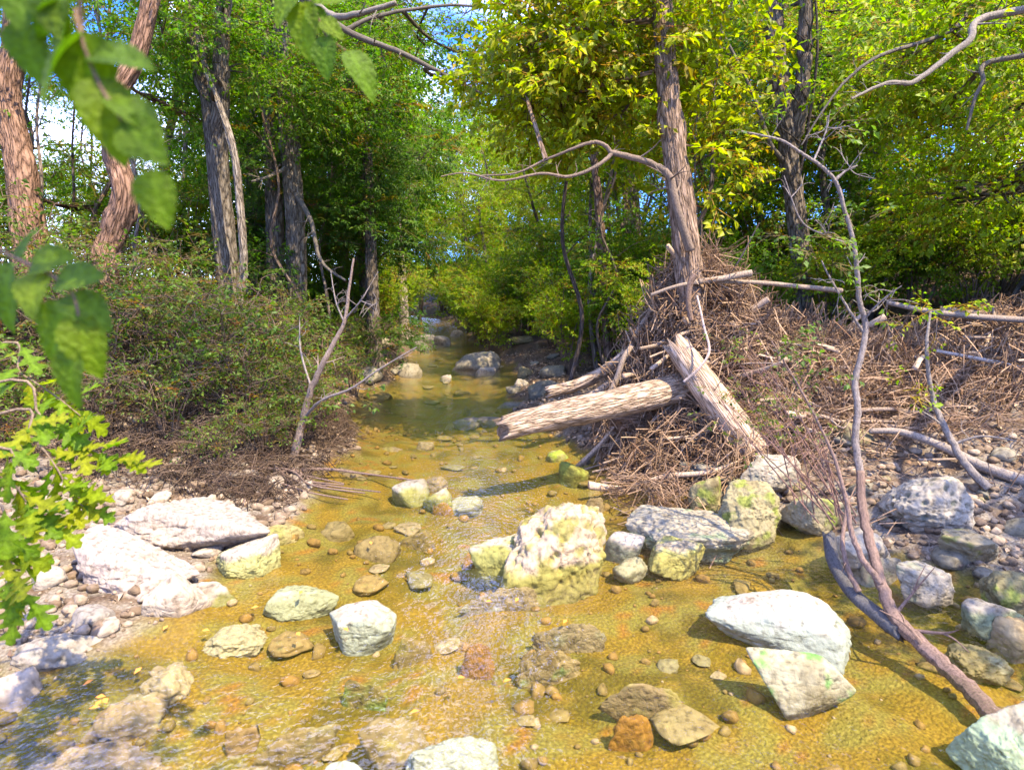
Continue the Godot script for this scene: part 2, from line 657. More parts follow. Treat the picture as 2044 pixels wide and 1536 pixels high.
# points in the world; the trunk starts a little below the ground under its first point
func tree(called: String, label: String, trunk: Array, r0: float, r1: float, col: Color, limbs: Array, blobs: Array, count: int, kind: String, size: float, c0: Color, c1: Color, seed_: int, group := "") -> Node3D:
	var foot: Vector3 = trunk[0]
	var g := ground_h(foot.x, foot.z)
	var base := Vector3(foot.x, minf(g, foot.y) - 0.12, foot.z)
	var t := thing(called, label, "tree", group, base)
	var pts := [Vector3.ZERO]
	for k in trunk.size():
		if k > 0 or foot.y > g + 0.25:
			pts.append(trunk[k] - base)
	part(t, "trunk", one_tube(pts, 14, r0 * 0.78, r1 * 0.78, 40, col, 0.17, 0.55), M.bark)
	for l in limbs:
		var lp := []
		for p in l[0]:
			lp.append(p - base)
		part(t, "limb", twiggy(lp, 8, l[1], l[2], 9, l[3] if l.size() > 3 else col, 0.10, seed_ * 31 + int(l[1] * 9000.0), 9), M.bark if l[1] > 0.06 else M.twig)
	# boughs from the trunk into each clump of leaves
	if blobs:
		var r := RandomNumberGenerator.new()
		r.seed = seed_
		var bl := []
		var wood := curve(pts, 5)
		for l in limbs:
			for p in curve(l[0], 3):
				wood.append(p - base)
		for b in blobs:
			var s := Shape.new()
			var c: Vector3 = b[0] - base
			bl.append([c, b[1]])
			var best: Vector3 = pts[-1]
			for p in wood:
				if p.y < c.y + 0.15 and p.distance_to(c) < best.distance_to(c):
					best = p
			var mid := best.lerp(c, 0.55) + Vector3(r.randfn(), r.randfn() * 0.5 + 0.5, r.randfn()) * 0.12 * best.distance_to(c)
			var rr := clampf(0.018 * best.distance_to(c), 0.012, r1 * 0.6)
			tube(s, curve([best, mid, c], 6), rr, rr * 0.45, 6, col)
			for k in 7:
				var d: Vector3 = Vector3(r.randfn(), r.randfn() * 0.7, r.randfn()).normalized() * b[1] * r.randf_range(0.6, 1.0)
				tube(s, curve([mid.lerp(c, r.randf()), c + d * 0.5 + Vector3(0, 0.05, 0), c + d], 4), rr * 0.4, 0.003, 4, col)
			part(t, "bough", s.done(), M.bark)
		crown(t, "crown", bl, count, kind, size, c0, c1, seed_)
	return t


func hero_trees() -> void:
	var grey := Color(0.20, 0.17, 0.13)
	var pale := Color(0.31, 0.265, 0.205)
	var red := Color(0.27, 0.165, 0.11)
	var dark := Color(0.18, 0.15, 0.118)
	tree("juniper_tree", "stout juniper with shaggy pinkish-red bark behind the drooping toothed leaves", [Vector3(-5.034, 1.138, -6.400), Vector3(-5.069, 1.970, -6.500), Vector3(-5.142, 2.743, -6.600), Vector3(-5.260, 3.412, -6.700), Vector3(-5.173, 4.127, -6.800), Vector3(-5.236, 5.267, -7.000)], 0.21, 0.11, red, [],
		[[Vector3(-5.181, 4.923, -7.500), 1.0], [Vector3(-5.881, 2.514, -8.500), 0.7], [Vector3(-5.736, 4.139, -8.200), 0.5], [Vector3(-5.873, 3.753, -7.000), 0.9]], 260, "small", 1.0, GREEN0, GREEN1, 1)
	tree("juniper_tree", "crooked reddish juniper trunk with a burl, beside the open sky gap", [Vector3(-3.940, 1.550, -5.900), Vector3(-3.907, 1.887, -6.000), Vector3(-3.715, 2.332, -6.000), Vector3(-3.773, 2.640, -6.050), Vector3(-3.779, 2.901, -6.000), Vector3(-3.694, 3.256, -6.000), Vector3(-3.530, 3.639, -6.100), Vector3(-3.407, 4.157, -6.200), Vector3(-3.306, 4.944, -6.400)], 0.16, 0.085, red, [],
		[[Vector3(-3.728, 4.055, -7.000), 0.8], [Vector3(-3.779, 3.448, -7.400), 0.35], [Vector3(-4.030, 4.791, -7.000), 0.9]], 240, "small", 1.0, GREEN0, GREEN1, 2)
	tree("elm_tree", "tall forked grey trunk with furrowed bark on the brushy bank", [Vector3(-3.331, 1.093, -7.200), Vector3(-3.337, 1.792, -7.200), Vector3(-3.355, 2.470, -7.200), Vector3(-3.356, 3.182, -7.200), Vector3(-3.413, 3.622, -7.250), Vector3(-3.523, 4.165, -7.300), Vector3(-3.629, 5.129, -7.500)], 0.175, 0.115, grey,
		[[[Vector3(-3.359, 3.074, -7.200), Vector3(-3.225, 3.526, -7.100), Vector3(-3.123, 4.005, -7.000), Vector3(-2.985, 4.839, -6.900)], 0.10, 0.07], [[Vector3(-2.993, 4.744, -6.900), Vector3(-2.312, 4.467, -6.600), Vector3(-1.629, 3.973, -6.400), Vector3(-1.078, 3.732, -6.300), Vector3(-0.645, 3.528, -6.300), Vector3(-0.255, 3.335, -6.300)], 0.042, 0.012], [[Vector3(-1.629, 3.973, -6.400), Vector3(-1.301, 4.149, -6.500), Vector3(-0.623, 4.325, -6.700), Vector3(-0.116, 4.361, -6.900)], 0.025, 0.008], [[Vector3(-2.083, 4.376, -6.500), Vector3(-1.715, 4.027, -6.200), Vector3(-1.407, 3.954, -6.000), Vector3(-1.043, 4.008, -5.900)], 0.04, 0.02, pale]],
		[[Vector3(-4.033, 4.437, -7.600), 0.8], [Vector3(-2.849, 4.359, -7.400), 0.9], [Vector3(-4.122, 3.900, -8.000), 0.6], [Vector3(-2.733, 3.780, -7.600), 0.6], [Vector3(-1.443, 4.384, -7.200), 0.55], [Vector3(-0.980, 4.201, -7.400), 0.45], [Vector3(-0.534, 4.435, -7.200), 0.45], [Vector3(-0.364, 4.111, -7.600), 0.35], [Vector3(-0.740, 3.897, -7.800), 0.4]], 660, "small", 0.95, GREEN0, YELLOW0, 3)
	tree("elm_sapling", "slim sinuous pale stem twining up against the forked grey trunk", [Vector3(-3.045, 1.121, -6.700), Vector3(-2.928, 1.665, -6.700), Vector3(-2.918, 2.403, -6.700), Vector3(-2.944, 2.914, -6.700), Vector3(-3.086, 3.341, -6.800), Vector3(-3.260, 3.771, -6.900), Vector3(-3.382, 4.205, -7.000)], 0.062, 0.03, pale, [], [[Vector3(-3.339, 4.205, -7.000), 0.5]], 60, "small", 0.9, GREEN0, GREEN1, 4)
	tree("elm_tree", "darker of two close straight trunks with a long wound in its bark", [Vector3(-3.486, 1.138, -9.000), Vector3(-3.444, 2.151, -9.000), Vector3(-3.415, 3.058, -9.000), Vector3(-3.416, 4.097, -9.100), Vector3(-3.436, 5.055, -9.200), Vector3(-3.483, 6.305, -9.400)], 0.17, 0.13, dark, [],
		[[Vector3(-3.993, 4.558, -9.500), 0.9], [Vector3(-3.384, 5.480, -9.600), 1.0], [Vector3(-4.059, 3.346, -9.800), 0.5]], 330, "small", 1.1, GREEN0, GREEN1, 5)
	tree("elm_tree", "grey trunk beside the wounded dark one, leaning away from it", [Vector3(-3.070, 1.115, -8.700), Vector3(-3.035, 2.334, -8.700), Vector3(-3.081, 3.357, -8.800), Vector3(-3.131, 4.170, -8.900), Vector3(-3.175, 4.977, -9.000), Vector3(-3.216, 6.203, -9.200)], 0.18, 0.13, grey,
		[[[Vector3(-3.036, 2.807, -8.700), Vector3(-2.717, 2.371, -8.400), Vector3(-2.547, 1.833, -8.200), Vector3(-2.171, 1.568, -8.000)], 0.04, 0.015], [[Vector3(-3.100, 3.158, -8.800), Vector3(-3.220, 2.954, -8.400), Vector3(-3.397, 2.845, -8.200)], 0.03, 0.012, pale]],
		[[Vector3(-2.508, 4.785, -9.000), 1.1], [Vector3(-2.118, 4.135, -9.000), 0.9], [Vector3(-2.867, 3.741, -9.300), 0.7]], 460, "small", 1.1, GREEN0, GREEN1, 6)
	tree("elm_tree", "lower grey trunk standing back between the forked and the twin trunks", [Vector3(-4.574, 1.238, -11.000), Vector3(-4.556, 2.295, -11.000), Vector3(-4.541, 3.152, -11.000), Vector3(-4.589, 4.696, -11.200), Vector3(-4.616, 6.386, -11.400)], 0.19, 0.12, grey, [],
		[[Vector3(-5.177, 5.368, -11.500), 1.1], [Vector3(-6.065, 2.332, -11.500), 0.7]], 260, "small", 1.3, GREEN0, GREEN1, 7)
	tree("elm_tree", "leaning furrowed trunk rising out of the flood debris, with a bare forked branch", [Vector3(1.837, -0.127, -4.880), Vector3(1.784, 0.115, -4.900), Vector3(1.691, 0.426, -4.950), Vector3(1.595, 0.715, -5.000), Vector3(1.525, 1.211, -5.100), Vector3(1.470, 1.709, -5.150), Vector3(1.419, 2.120, -5.200), Vector3(1.354, 2.568, -5.250), Vector3(1.299, 3.013, -5.300), Vector3(1.262, 3.510, -5.400), Vector3(1.232, 4.438, -5.600)], 0.18, 0.095, Color(0.30, 0.215, 0.155),
		[[[Vector3(1.444, 1.782, -5.000), Vector3(1.311, 2.090, -4.950), Vector3(1.232, 2.357, -4.950), Vector3(1.051, 2.462, -4.950), Vector3(0.767, 2.530, -4.950)], 0.038, 0.021, Color(0.29, 0.215, 0.155)],
		[[Vector3(0.783, 2.522, -4.950), Vector3(0.715, 2.589, -4.950), Vector3(0.617, 2.604, -4.950), Vector3(0.462, 2.552, -4.950), Vector3(0.269, 2.487, -5.000), Vector3(0.032, 2.385, -5.000), Vector3(-0.252, 2.383, -5.100)], 0.018, 0.005, Color(0.30, 0.22, 0.16)],
		[[Vector3(0.783, 2.522, -4.950), Vector3(0.653, 2.416, -4.900), Vector3(0.441, 2.341, -4.900), Vector3(0.226, 2.363, -4.900), Vector3(-0.086, 2.311, -4.900), Vector3(-0.366, 2.385, -5.000), Vector3(-0.565, 2.358, -5.000)], 0.017, 0.004, Color(0.30, 0.22, 0.16)]],
		[[Vector3(0.562, 3.540, -5.700), 0.75], [Vector3(0.178, 3.212, -6.000), 0.55], [Vector3(0.990, 3.027, -5.800), 0.55], [Vector3(0.979, 3.664, -5.600), 0.65], [Vector3(1.775, 3.399, -5.900), 0.5], [Vector3(1.723, 2.611, -5.900), 0.45], [Vector3(0.476, 3.132, -6.200), 0.5], [Vector3(-0.057, 3.630, -6.200), 0.4], [Vector3(1.340, 4.465, -5.800), 0.9], [Vector3(0.712, 3.905, -5.900), 0.6]], 900, "broad", 1.0, Color(0.30, 0.33, 0.012), Color(0.58, 0.51, 0.012), 8)
	tree("elm_tree", "dark double-stemmed tree behind the sunlit debris heap", [Vector3(3.348, 1.333, -7.000), Vector3(3.215, 2.171, -7.000), Vector3(3.082, 2.819, -7.000), Vector3(3.009, 3.291, -7.000), Vector3(2.875, 3.854, -7.000), Vector3(2.826, 4.543, -7.100), Vector3(2.823, 5.429, -7.300)], 0.135, 0.105, dark,
		[[[Vector3(3.076, 2.977, -7.000), Vector3(3.125, 3.330, -6.950), Vector3(3.113, 3.870, -6.900), Vector3(3.078, 4.457, -6.900), Vector3(3.054, 5.027, -6.900)], 0.085, 0.065], [[Vector3(3.071, 2.819, -7.000), Vector3(2.821, 3.008, -6.900), Vector3(2.567, 3.570, -6.900), Vector3(2.244, 4.205, -7.000)], 0.03, 0.012, grey]],
		[[Vector3(2.716, 3.669, -7.600), 0.7], [Vector3(3.643, 4.095, -7.400), 0.8], [Vector3(2.503, 4.591, -8.000), 0.7], [Vector3(3.128, 4.544, -7.600), 0.7], [Vector3(4.047, 3.388, -7.600), 0.7], [Vector3(2.926, 2.701, -8.000), 0.5]], 620, "small", 1.0, GREEN0, YELLOW1, 9)
	tree("elm_tree", "thin dark trunk crooked at mid height behind the debris heap", [Vector3(3.572, 1.304, -8.200), Vector3(3.412, 1.963, -8.200), Vector3(3.217, 2.605, -8.200), Vector3(3.136, 3.252, -8.300), Vector3(2.926, 4.082, -8.400), Vector3(2.725, 4.784, -8.500)], 0.06, 0.035, dark, [], [[Vector3(3.249, 3.315, -8.600), 0.7], [Vector3(2.870, 4.011, -8.800), 0.8]], 240, "small", 1.05, GREEN1, YELLOW1, 10)
	tree("elm_tree", "slim straight trunk on the far bank with a reddish lower end", [Vector3(1.466, 0.392, -9.000), Vector3(1.365, 1.431, -9.000), Vector3(1.257, 2.573, -9.000), Vector3(1.151, 3.467, -9.000), Vector3(1.087, 4.429, -9.100), Vector3(1.106, 5.443, -9.200)], 0.085, 0.05, Color(0.22, 0.15, 0.11), [], [[Vector3(1.017, 3.905, -9.400), 0.8], [Vector3(1.623, 4.590, -9.600), 0.8], [Vector3(0.577, 4.936, -9.600), 0.8]], 380, "small", 1.15, GREEN1, YELLOW1, 11)
	tree("elm_tree", "thinnest of the straight trunks on the far bank, grey and bare low down", [Vector3(1.362, 0.358, -9.600), Vector3(1.271, 1.582, -9.600), Vector3(1.205, 2.496, -9.600), Vector3(1.257, 3.547, -9.700)], 0.045, 0.025, grey, [], [[Vector3(1.228, 3.346, -9.800), 0.5]], 80, "small", 1.1, GREEN1, YELLOW0, 12)
	tree("elm_tree", "pale thick trunk standing deep in the wood behind slim straight trunks", [Vector3(2.432, 1.018, -12.000), Vector3(2.340, 2.651, -12.000), Vector3(2.253, 3.578, -12.000), Vector3(2.075, 4.982, -12.200), Vector3(1.963, 6.815, -12.400)], 0.19, 0.12, pale, [], [[Vector3(2.719, 4.883, -12.500), 1.2], [Vector3(1.715, 5.974, -12.500), 1.2]], 330, "small", 1.4, GREEN1, YELLOW1, 13)
	tree("elm_tree", "dark slim trunk touching the pale thick one deep in the wood", [Vector3(2.090, 0.877, -11.000), Vector3(1.998, 2.727, -11.000), Vector3(1.993, 4.696, -11.200)], 0.08, 0.05, dark, [], [[Vector3(2.023, 4.920, -11.400), 0.9]], 140, "small", 1.3, GREEN1, YELLOW1, 14)
	tree("elm_tree", "short whitish trunk at the far bend, mirrored in the pool", [Vector3(-2.748, 0.367, -15.500), Vector3(-2.773, 1.256, -15.500), Vector3(-2.816, 2.133, -15.600), Vector3(-2.917, 3.385, -15.800)], 0.17, 0.10, Color(0.42, 0.36, 0.31), [], [[Vector3(-3.260, 3.933, -16.200), 1.4], [Vector3(-2.634, 4.982, -16.500), 1.5]], 330, "small", 1.6, GREEN0, GREEN1, 15)
	tree("juniper_tree", "shaded dark trunk under the dense evergreen above the pool", [Vector3(-2.282, 0.436, -10.000), Vector3(-2.289, 1.585, -10.000), Vector3(-2.285, 2.537, -10.000), Vector3(-2.339, 4.034, -10.200)], 0.14, 0.09, dark, [], [[Vector3(-2.521, 2.740, -10.400), 0.9], [Vector3(-2.027, 3.737, -10.600), 1.0], [Vector3(-2.690, 3.344, -10.200), 0.9], [Vector3(-2.247, 2.267, -10.600), 0.6]], 430, "fine", 1.35, DARK0, DARK1, 16)
	tree("elm_tree", "slender grey trunk in the wood behind the oak-leaf branch", [Vector3(-4.986, 1.118, -9.500), Vector3(-4.962, 2.037, -9.500), Vector3(-5.042, 2.794, -9.600), Vector3(-5.002, 3.935, -9.800)], 0.05, 0.03, pale, [], [[Vector3(-5.526, 3.002, -10.000), 0.6], [Vector3(-4.885, 3.985, -10.000), 0.6]], 120, "small", 1.2, GREEN0, GREEN1, 17)
	tree("elm_tree", "thin dark trunk close beside the double-stemmed tree", [Vector3(4.016, 1.319, -7.600), Vector3(3.876, 2.229, -7.600), Vector3(3.738, 2.932, -7.600), Vector3(3.690, 3.978, -7.700), Vector3(3.663, 5.060, -7.800)], 0.06, 0.04, dark, [], [[Vector3(4.527, 4.591, -8.000), 0.9], [Vector3(4.444, 4.080, -8.200), 0.8], [Vector3(4.103, 3.273, -8.400), 0.7]], 420, "small", 1.05, GREEN1, YELLOW1, 18)
	# a tree rooted beyond the frame whose long limbs reach over the creek
	tree("overhanging_tree", "tree whose long pale limbs reach in over the debris bank", [Vector3(5.6, 1.0, -3.4), Vector3(5.5, 2.0, -3.5), Vector3(5.4, 3.4, -3.7), Vector3(5.3, 5.0, -3.6)], 0.2, 0.12, grey,
		[[[Vector3(5.42, 3.1, -3.66), Vector3(3.353, 3.283, -4.300), Vector3(2.933, 3.048, -4.200), Vector3(2.572, 2.790, -4.100), Vector3(2.325, 2.744, -4.000), Vector3(2.063, 2.622, -3.900)], 0.03, 0.006, pale],
		[[Vector3(5.4, 3.5, -3.7), Vector3(4.078, 3.945, -5.200), Vector3(3.434, 3.471, -5.100), Vector3(2.847, 3.254, -5.000), Vector3(2.593, 3.073, -5.000), Vector3(2.419, 2.835, -5.000), Vector3(2.281, 2.593, -5.000)], 0.022, 0.005, grey],
		[[Vector3(5.42, 2.9, -3.6), Vector3(3.627, 3.113, -4.600), Vector3(3.354, 2.914, -4.600), Vector3(3.284, 2.609, -4.600)], 0.024, 0.008, grey]],
		[[Vector3(3.556, 3.664, -5.600), 0.6], [Vector3(3.913, 3.355, -5.400), 0.6], [Vector3(3.409, 3.367, -5.800), 0.5], [Vector3(4.221, 2.922, -5.400), 0.5], [Vector3(3.999, 2.941, -5.800), 0.5], [Vector3(4.284, 2.341, -5.600), 0.5], [Vector3(4.159, 2.336, -6.200), 0.45], [Vector3(3.619, 3.490, -4.800), 0.5], [Vector3(4.0, 3.5, -1.1), 0.55], [Vector3(4.5, 3.7, -1.6), 0.55]], 680, "broad", 0.85, YELLOW0, YELLOW1, 19)
	# a tree behind the viewer; one bough reaches overhead and shades the shallows
	tree("overhanging_tree", "tree on the shelf bank whose bough reaches high over the creek", [Vector3(2.9, 0.3, 1.6), Vector3(2.8, 1.6, 1.5), Vector3(2.6, 3.0, 1.3), Vector3(2.4, 5.0, 1.3)], 0.15, 0.08, grey,
		[[[Vector3(2.65, 2.8, 1.32), Vector3(1.9, 3.5, 0.7), Vector3(1.2, 3.8, 0.5), Vector3(0.4, 3.9, 0.2)], 0.05, 0.015]],
		[[Vector3(0.1, 3.75, 0.2), 0.27], [Vector3(0.45, 3.85, 0.45), 0.3]], 60, "broad", 0.7, GREEN0, GREEN1, 20)
	# and one beyond the gravel bar whose long limb shades the brushy bank
	tree("overhanging_tree", "tree beyond the gravel bar whose long limb shades the brushy bank", [Vector3(-5.6, 0.9, -2.2), Vector3(-5.5, 2.2, -2.2), Vector3(-5.4, 3.6, -2.3), Vector3(-5.3, 5.2, -2.4)], 0.17, 0.10, grey,
		[[[Vector3(-5.4, 3.7, -2.3), Vector3(-4.2, 4.4, -2.6), Vector3(-2.6, 4.7, -3.0), Vector3(-1.3, 4.75, -3.3), Vector3(-0.6, 4.7, -3.1)], 0.06, 0.012]],
		[[Vector3(-0.6, 4.6, -2.9), 0.45], [Vector3(-1.3, 4.75, -3.4), 0.55], [Vector3(-0.9, 4.9, -3.9), 0.4], [Vector3(-2.2, 4.9, -3.2), 0.45]], 150, "broad", 0.75, GREEN0, GREEN1, 21)


# A whole tree grown from numbers; every copy of a kind shares its meshes.
func grown(seed_: int, height: float, low: float, spread: float, kind: String, size: float, count: int, c0: Color, c1: Color, col: Color) -> Node3D:
	var r := RandomNumberGenerator.new()
	r.seed = seed_
	var t := Node3D.new()
	var pts := [Vector3(0, -0.3, 0)]
	var p := Vector3.ZERO
	var lean := Vector3(r.randfn() * 0.05, 0, r.randfn() * 0.05)
	for k in 6:
		p += Vector3(r.randfn() * 0.025, 0.165, r.randfn() * 0.025) * height + lean * height * 0.16
		pts.append(p)
	var path := curve(pts, 5)
	var r0 := height * 0.013
	var s := Shape.new()
	tube(s, path, r0, r0 * 0.25, 9, col, 0.1, 0.4)
	part(t, "trunk", s.done(), M.bark)
	s = Shape.new()
	var blobs := []
	var n := 13
	for k in n:
		var u := lerpf(low, 0.97, (k + r.randf() * 0.8) / n)
		var from := path[int(u * (path.size() - 1))]
		var a := k * 2.4 + r.randf() * 0.9
		var reach := spread * (1.0 - 0.55 * pow(maxf(0.0, (u - 0.35) / 0.65), 1.5)) * r.randf_range(0.65, 1.05)
		var to := from + Vector3(cos(a), r.randf_range(0.05, 0.55), sin(a)) * reach
		var rr := maxf(0.012, r0 * 0.35 * (1.0 - u * 0.5))
		var mid := from.lerp(to, 0.5) + Vector3(0, reach * r.randf_range(0.0, 0.18), 0)
		tube(s, curve([from, mid, to], 4), rr, 0.006, 5, col)
		blobs.append([to, spread * r.randf_range(0.26, 0.40)])
		blobs.append([mid, spread * r.randf_range(0.18, 0.30)])
		for j in 4:
			var d := Vector3(r.randfn(), r.randfn() * 0.6, r.randfn()).normalized() * spread * 0.35
			tube(s, curve([mid.lerp(to, r.randf()), to.lerp(to + d, 0.6), to + d], 2), rr * 0.4, 0.004, 4, col)
	blobs.append([path[-1], spread * 0.35])
	part(t, "branches", s.done(), M.bark)
	crown(t, "crown", blobs, count, kind, size, c0, c1, seed_)
	return t


func wood() -> void:
	var grey := Color(0.19, 0.16, 0.13)
	var dark := Color(0.18, 0.15, 0.118)
	# kinds: name, label, group, prototypes
	var kinds := {
		"yellow": ["elm_tree", "leafy tree turning yellow-green in the wood beyond the debris bank", "yellow-green trees of the wood", [grown(501, 7.0, 0.10, 1.8, "small", 1.2, 640, YELLOW0, YELLOW1, grey), grown(502, 7.0, 0.14, 1.7, "broad", 1.05, 680, GREEN1, YELLOW1, grey)]],
		"green": ["elm_tree", "mid green leafy tree filling the wood along the creek", "green trees of the wood", [grown(511, 8.0, 0.12, 2.0, "small", 1.3, 700, GREEN0, GREEN1, grey), grown(512, 8.0, 0.2, 1.9, "small", 1.25, 640, GREEN0, YELLOW0, grey)]],
		"dark": ["juniper_tree", "dense dark evergreen standing above the pool", "dark evergreens above the pool", [grown(521, 7.5, 0.06, 1.5, "fine", 1.3, 1250, DARK0, DARK1, dark)]],
		"far": ["elm_tree", "tall leafy tree closing off the far end of the wood", "tall trees at the far end", [grown(531, 12.0, 0.05, 3.6, "small", 2.8, 1400, GREEN1, YELLOW0, grey), grown(532, 12.0, 0.05, 3.4, "small", 2.6, 1300, YELLOW0, YELLOW1, grey)]],
	}
	var spots := [
		["yellow", 4.9, -8.6, 0.95], ["yellow", 6.9, -7.6, 1.1], ["yellow", 6.2, -10.2, 1.2], ["yellow", 8.8, -9.4, 1.25], ["yellow", 3.0, -10.4, 0.9], ["yellow", 7.4, -13.2, 1.4], ["yellow", 10.4, -12.0, 1.5],
		["yellow", 1.6, -13.6, 0.7], ["yellow", 2.6, -15.6, 0.9], ["green", 4.4, -17.0, 1.2], ["yellow", 1.5, -21.0, 1.0], ["green", 5.8, -18.0, 1.3], ["yellow", 9.6, -17.4, 1.5], ["yellow", 0.6, -26.0, 1.2], ["green", 2.6, -23.4, 1.4], ["green", 6.6, -24.0, 1.5], ["yellow", 12.0, -22.0, 1.6],
		["dark", -2.75, -11.0, 1.0], ["dark", -3.7, -12.6, 1.15], ["dark", -3.5, -9.7, 0.95], ["dark", -4.6, -14.8, 1.2], ["green", -4.4, -19.0, 1.2], ["green", -5.2, -23.0, 1.3],
		["green", -6.3, -11.0, 1.0], ["green", -8.2, -9.4, 0.42], ["green", -7.2, -14.0, 0.5], ["green", -10.2, -12.8, 0.8], ["yellow", -6.4, -18.2, 1.2], ["green", -10.4, -18.0, 0.45], ["green", -14.0, -15.0, 0.85], ["yellow", -8.0, -24.0, 1.5], ["green", -13.0, -23.0, 0.65],
		["yellow", -0.6, -19.0, 0.8], ["yellow", -2.3, -26.0, 1.1], ["yellow", -4.3, -27.6, 1.1], ["yellow", 0.5, -14.8, 0.7], ["yellow", -1.0, -28.5, 1.2], ["yellow", -5.6, -31.0, 1.3], ["far", -2.4, -33.0, 0.9], ["far", 3.6, -32.0, 1.0], ["far", 9.6, -32.0, 1.0], ["far", 16.0, -30.0, 1.1], ["far", -8.6, -35.0, 1.0], ["far", -14.4, -33.0, 1.0], ["far", -21.0, -31.0, 0.45], ["far", 0.6, -42.0, 1.2], ["far", -6.0, -44.0, 1.2], ["far", 7.0, -42.0, 1.2], ["far", 21.0, -26.0, 1.1], ["far", 22.0, -18.0, 1.0], ["far", 15.5, -15.0, 0.9], ["far", -22.0, -22.0, 1.0], ["far", -20.0, -15.0, 1.0], ["far", -30.0, -28.0, 1.2], ["far", 28.0, -34.0, 1.2],
	]
	rng.seed = 77
	var made := {}
	for s in spots:
		var k: Array = kinds[s[0]]
		var protos: Array = k[3]
		var n: int = made.get(s[0], 0)
		made[s[0]] = n + 1
		var o: Node3D = protos[n % protos.size()].duplicate()
		o.name = numbered(k[0])
		add_child(o)
		o.position = Vector3(s[1], ground_h(s[1], s[2]) - 0.05, s[2])
		o.rotation.y = rng.randf() * TAU
		o.scale = Vector3.ONE * s[3] * rng.randf_range(0.94, 1.06)
		tag(o, k[1], "tree", k[2])
	for k in kinds.values():
		for p in k[3]:
			p.free()


# A bush of many thin stems.
func bush(seed_: int, height: float, spread: float, stems: int, count: int, kind: String, size: float, c0: Color, c1: Color, col: Color, bare := 0.0) -> Node3D:
	var r := RandomNumberGenerator.new()
	r.seed = seed_
	var t := Node3D.new()
	var s := Shape.new()
	var blobs := []
	for k in stems:
		var a := TAU * k / stems + r.randf()
		var out_ := Vector3(cos(a), 0, sin(a))
		var h := height * r.randf_range(0.6, 1.05)
		var w := spread * r.randf_range(0.25, 1.0)
		var pts := [out_ * 0.05 + Vector3(0, -0.1, 0), out_ * w * 0.35 + Vector3(r.randfn() * 0.05, h * 0.45, r.randfn() * 0.05), out_ * w * 0.7 + Vector3(r.randfn() * 0.08, h * 0.8, r.randfn() * 0.08), out_ * w + Vector3(r.randfn() * 0.1, h, r.randfn() * 0.1)]
		var path := curve(pts, 5)
		tube(s, path, height * 0.007 + 0.003, 0.0025, 5, col)
		for j in 7:
			var from := path[int(r.randf_range(0.25, 0.98) * (path.size() - 1))]
			var d := Vector3(r.randfn(), r.randf_range(-0.1, 0.8), r.randfn()).normalized() * spread * r.randf_range(0.2, 0.5)
			tube(s, curve([from, from + d * 0.5 + Vector3(r.randfn(), r.randfn(), r.randfn()) * 0.03, from + d], 3), 0.005, 0.0018, 4, col)
			if r.randf() > bare:
				blobs.append([from + d * 0.8, spread * 0.17])
		if r.randf() > bare:
			blobs.append([path[-2], spread * 0.2])
	part(t, "stems", s.done(), M.twig)
	if count:
		crown(t, "foliage", blobs, count, kind, size, c0, c1, seed_)
	return t


func place(proto: Node3D, called: String, label: String, category: String, group: String, x: float, z: float, k: float) -> void:
	var o: Node3D = proto.duplicate()
	o.name = numbered(called)
	add_child(o)
	o.position = Vector3(x, ground_h(x, z), z)
	o.rotation.y = rng.randf() * TAU
	o.scale = Vector3.ONE * k
	tag(o, label, category, group)


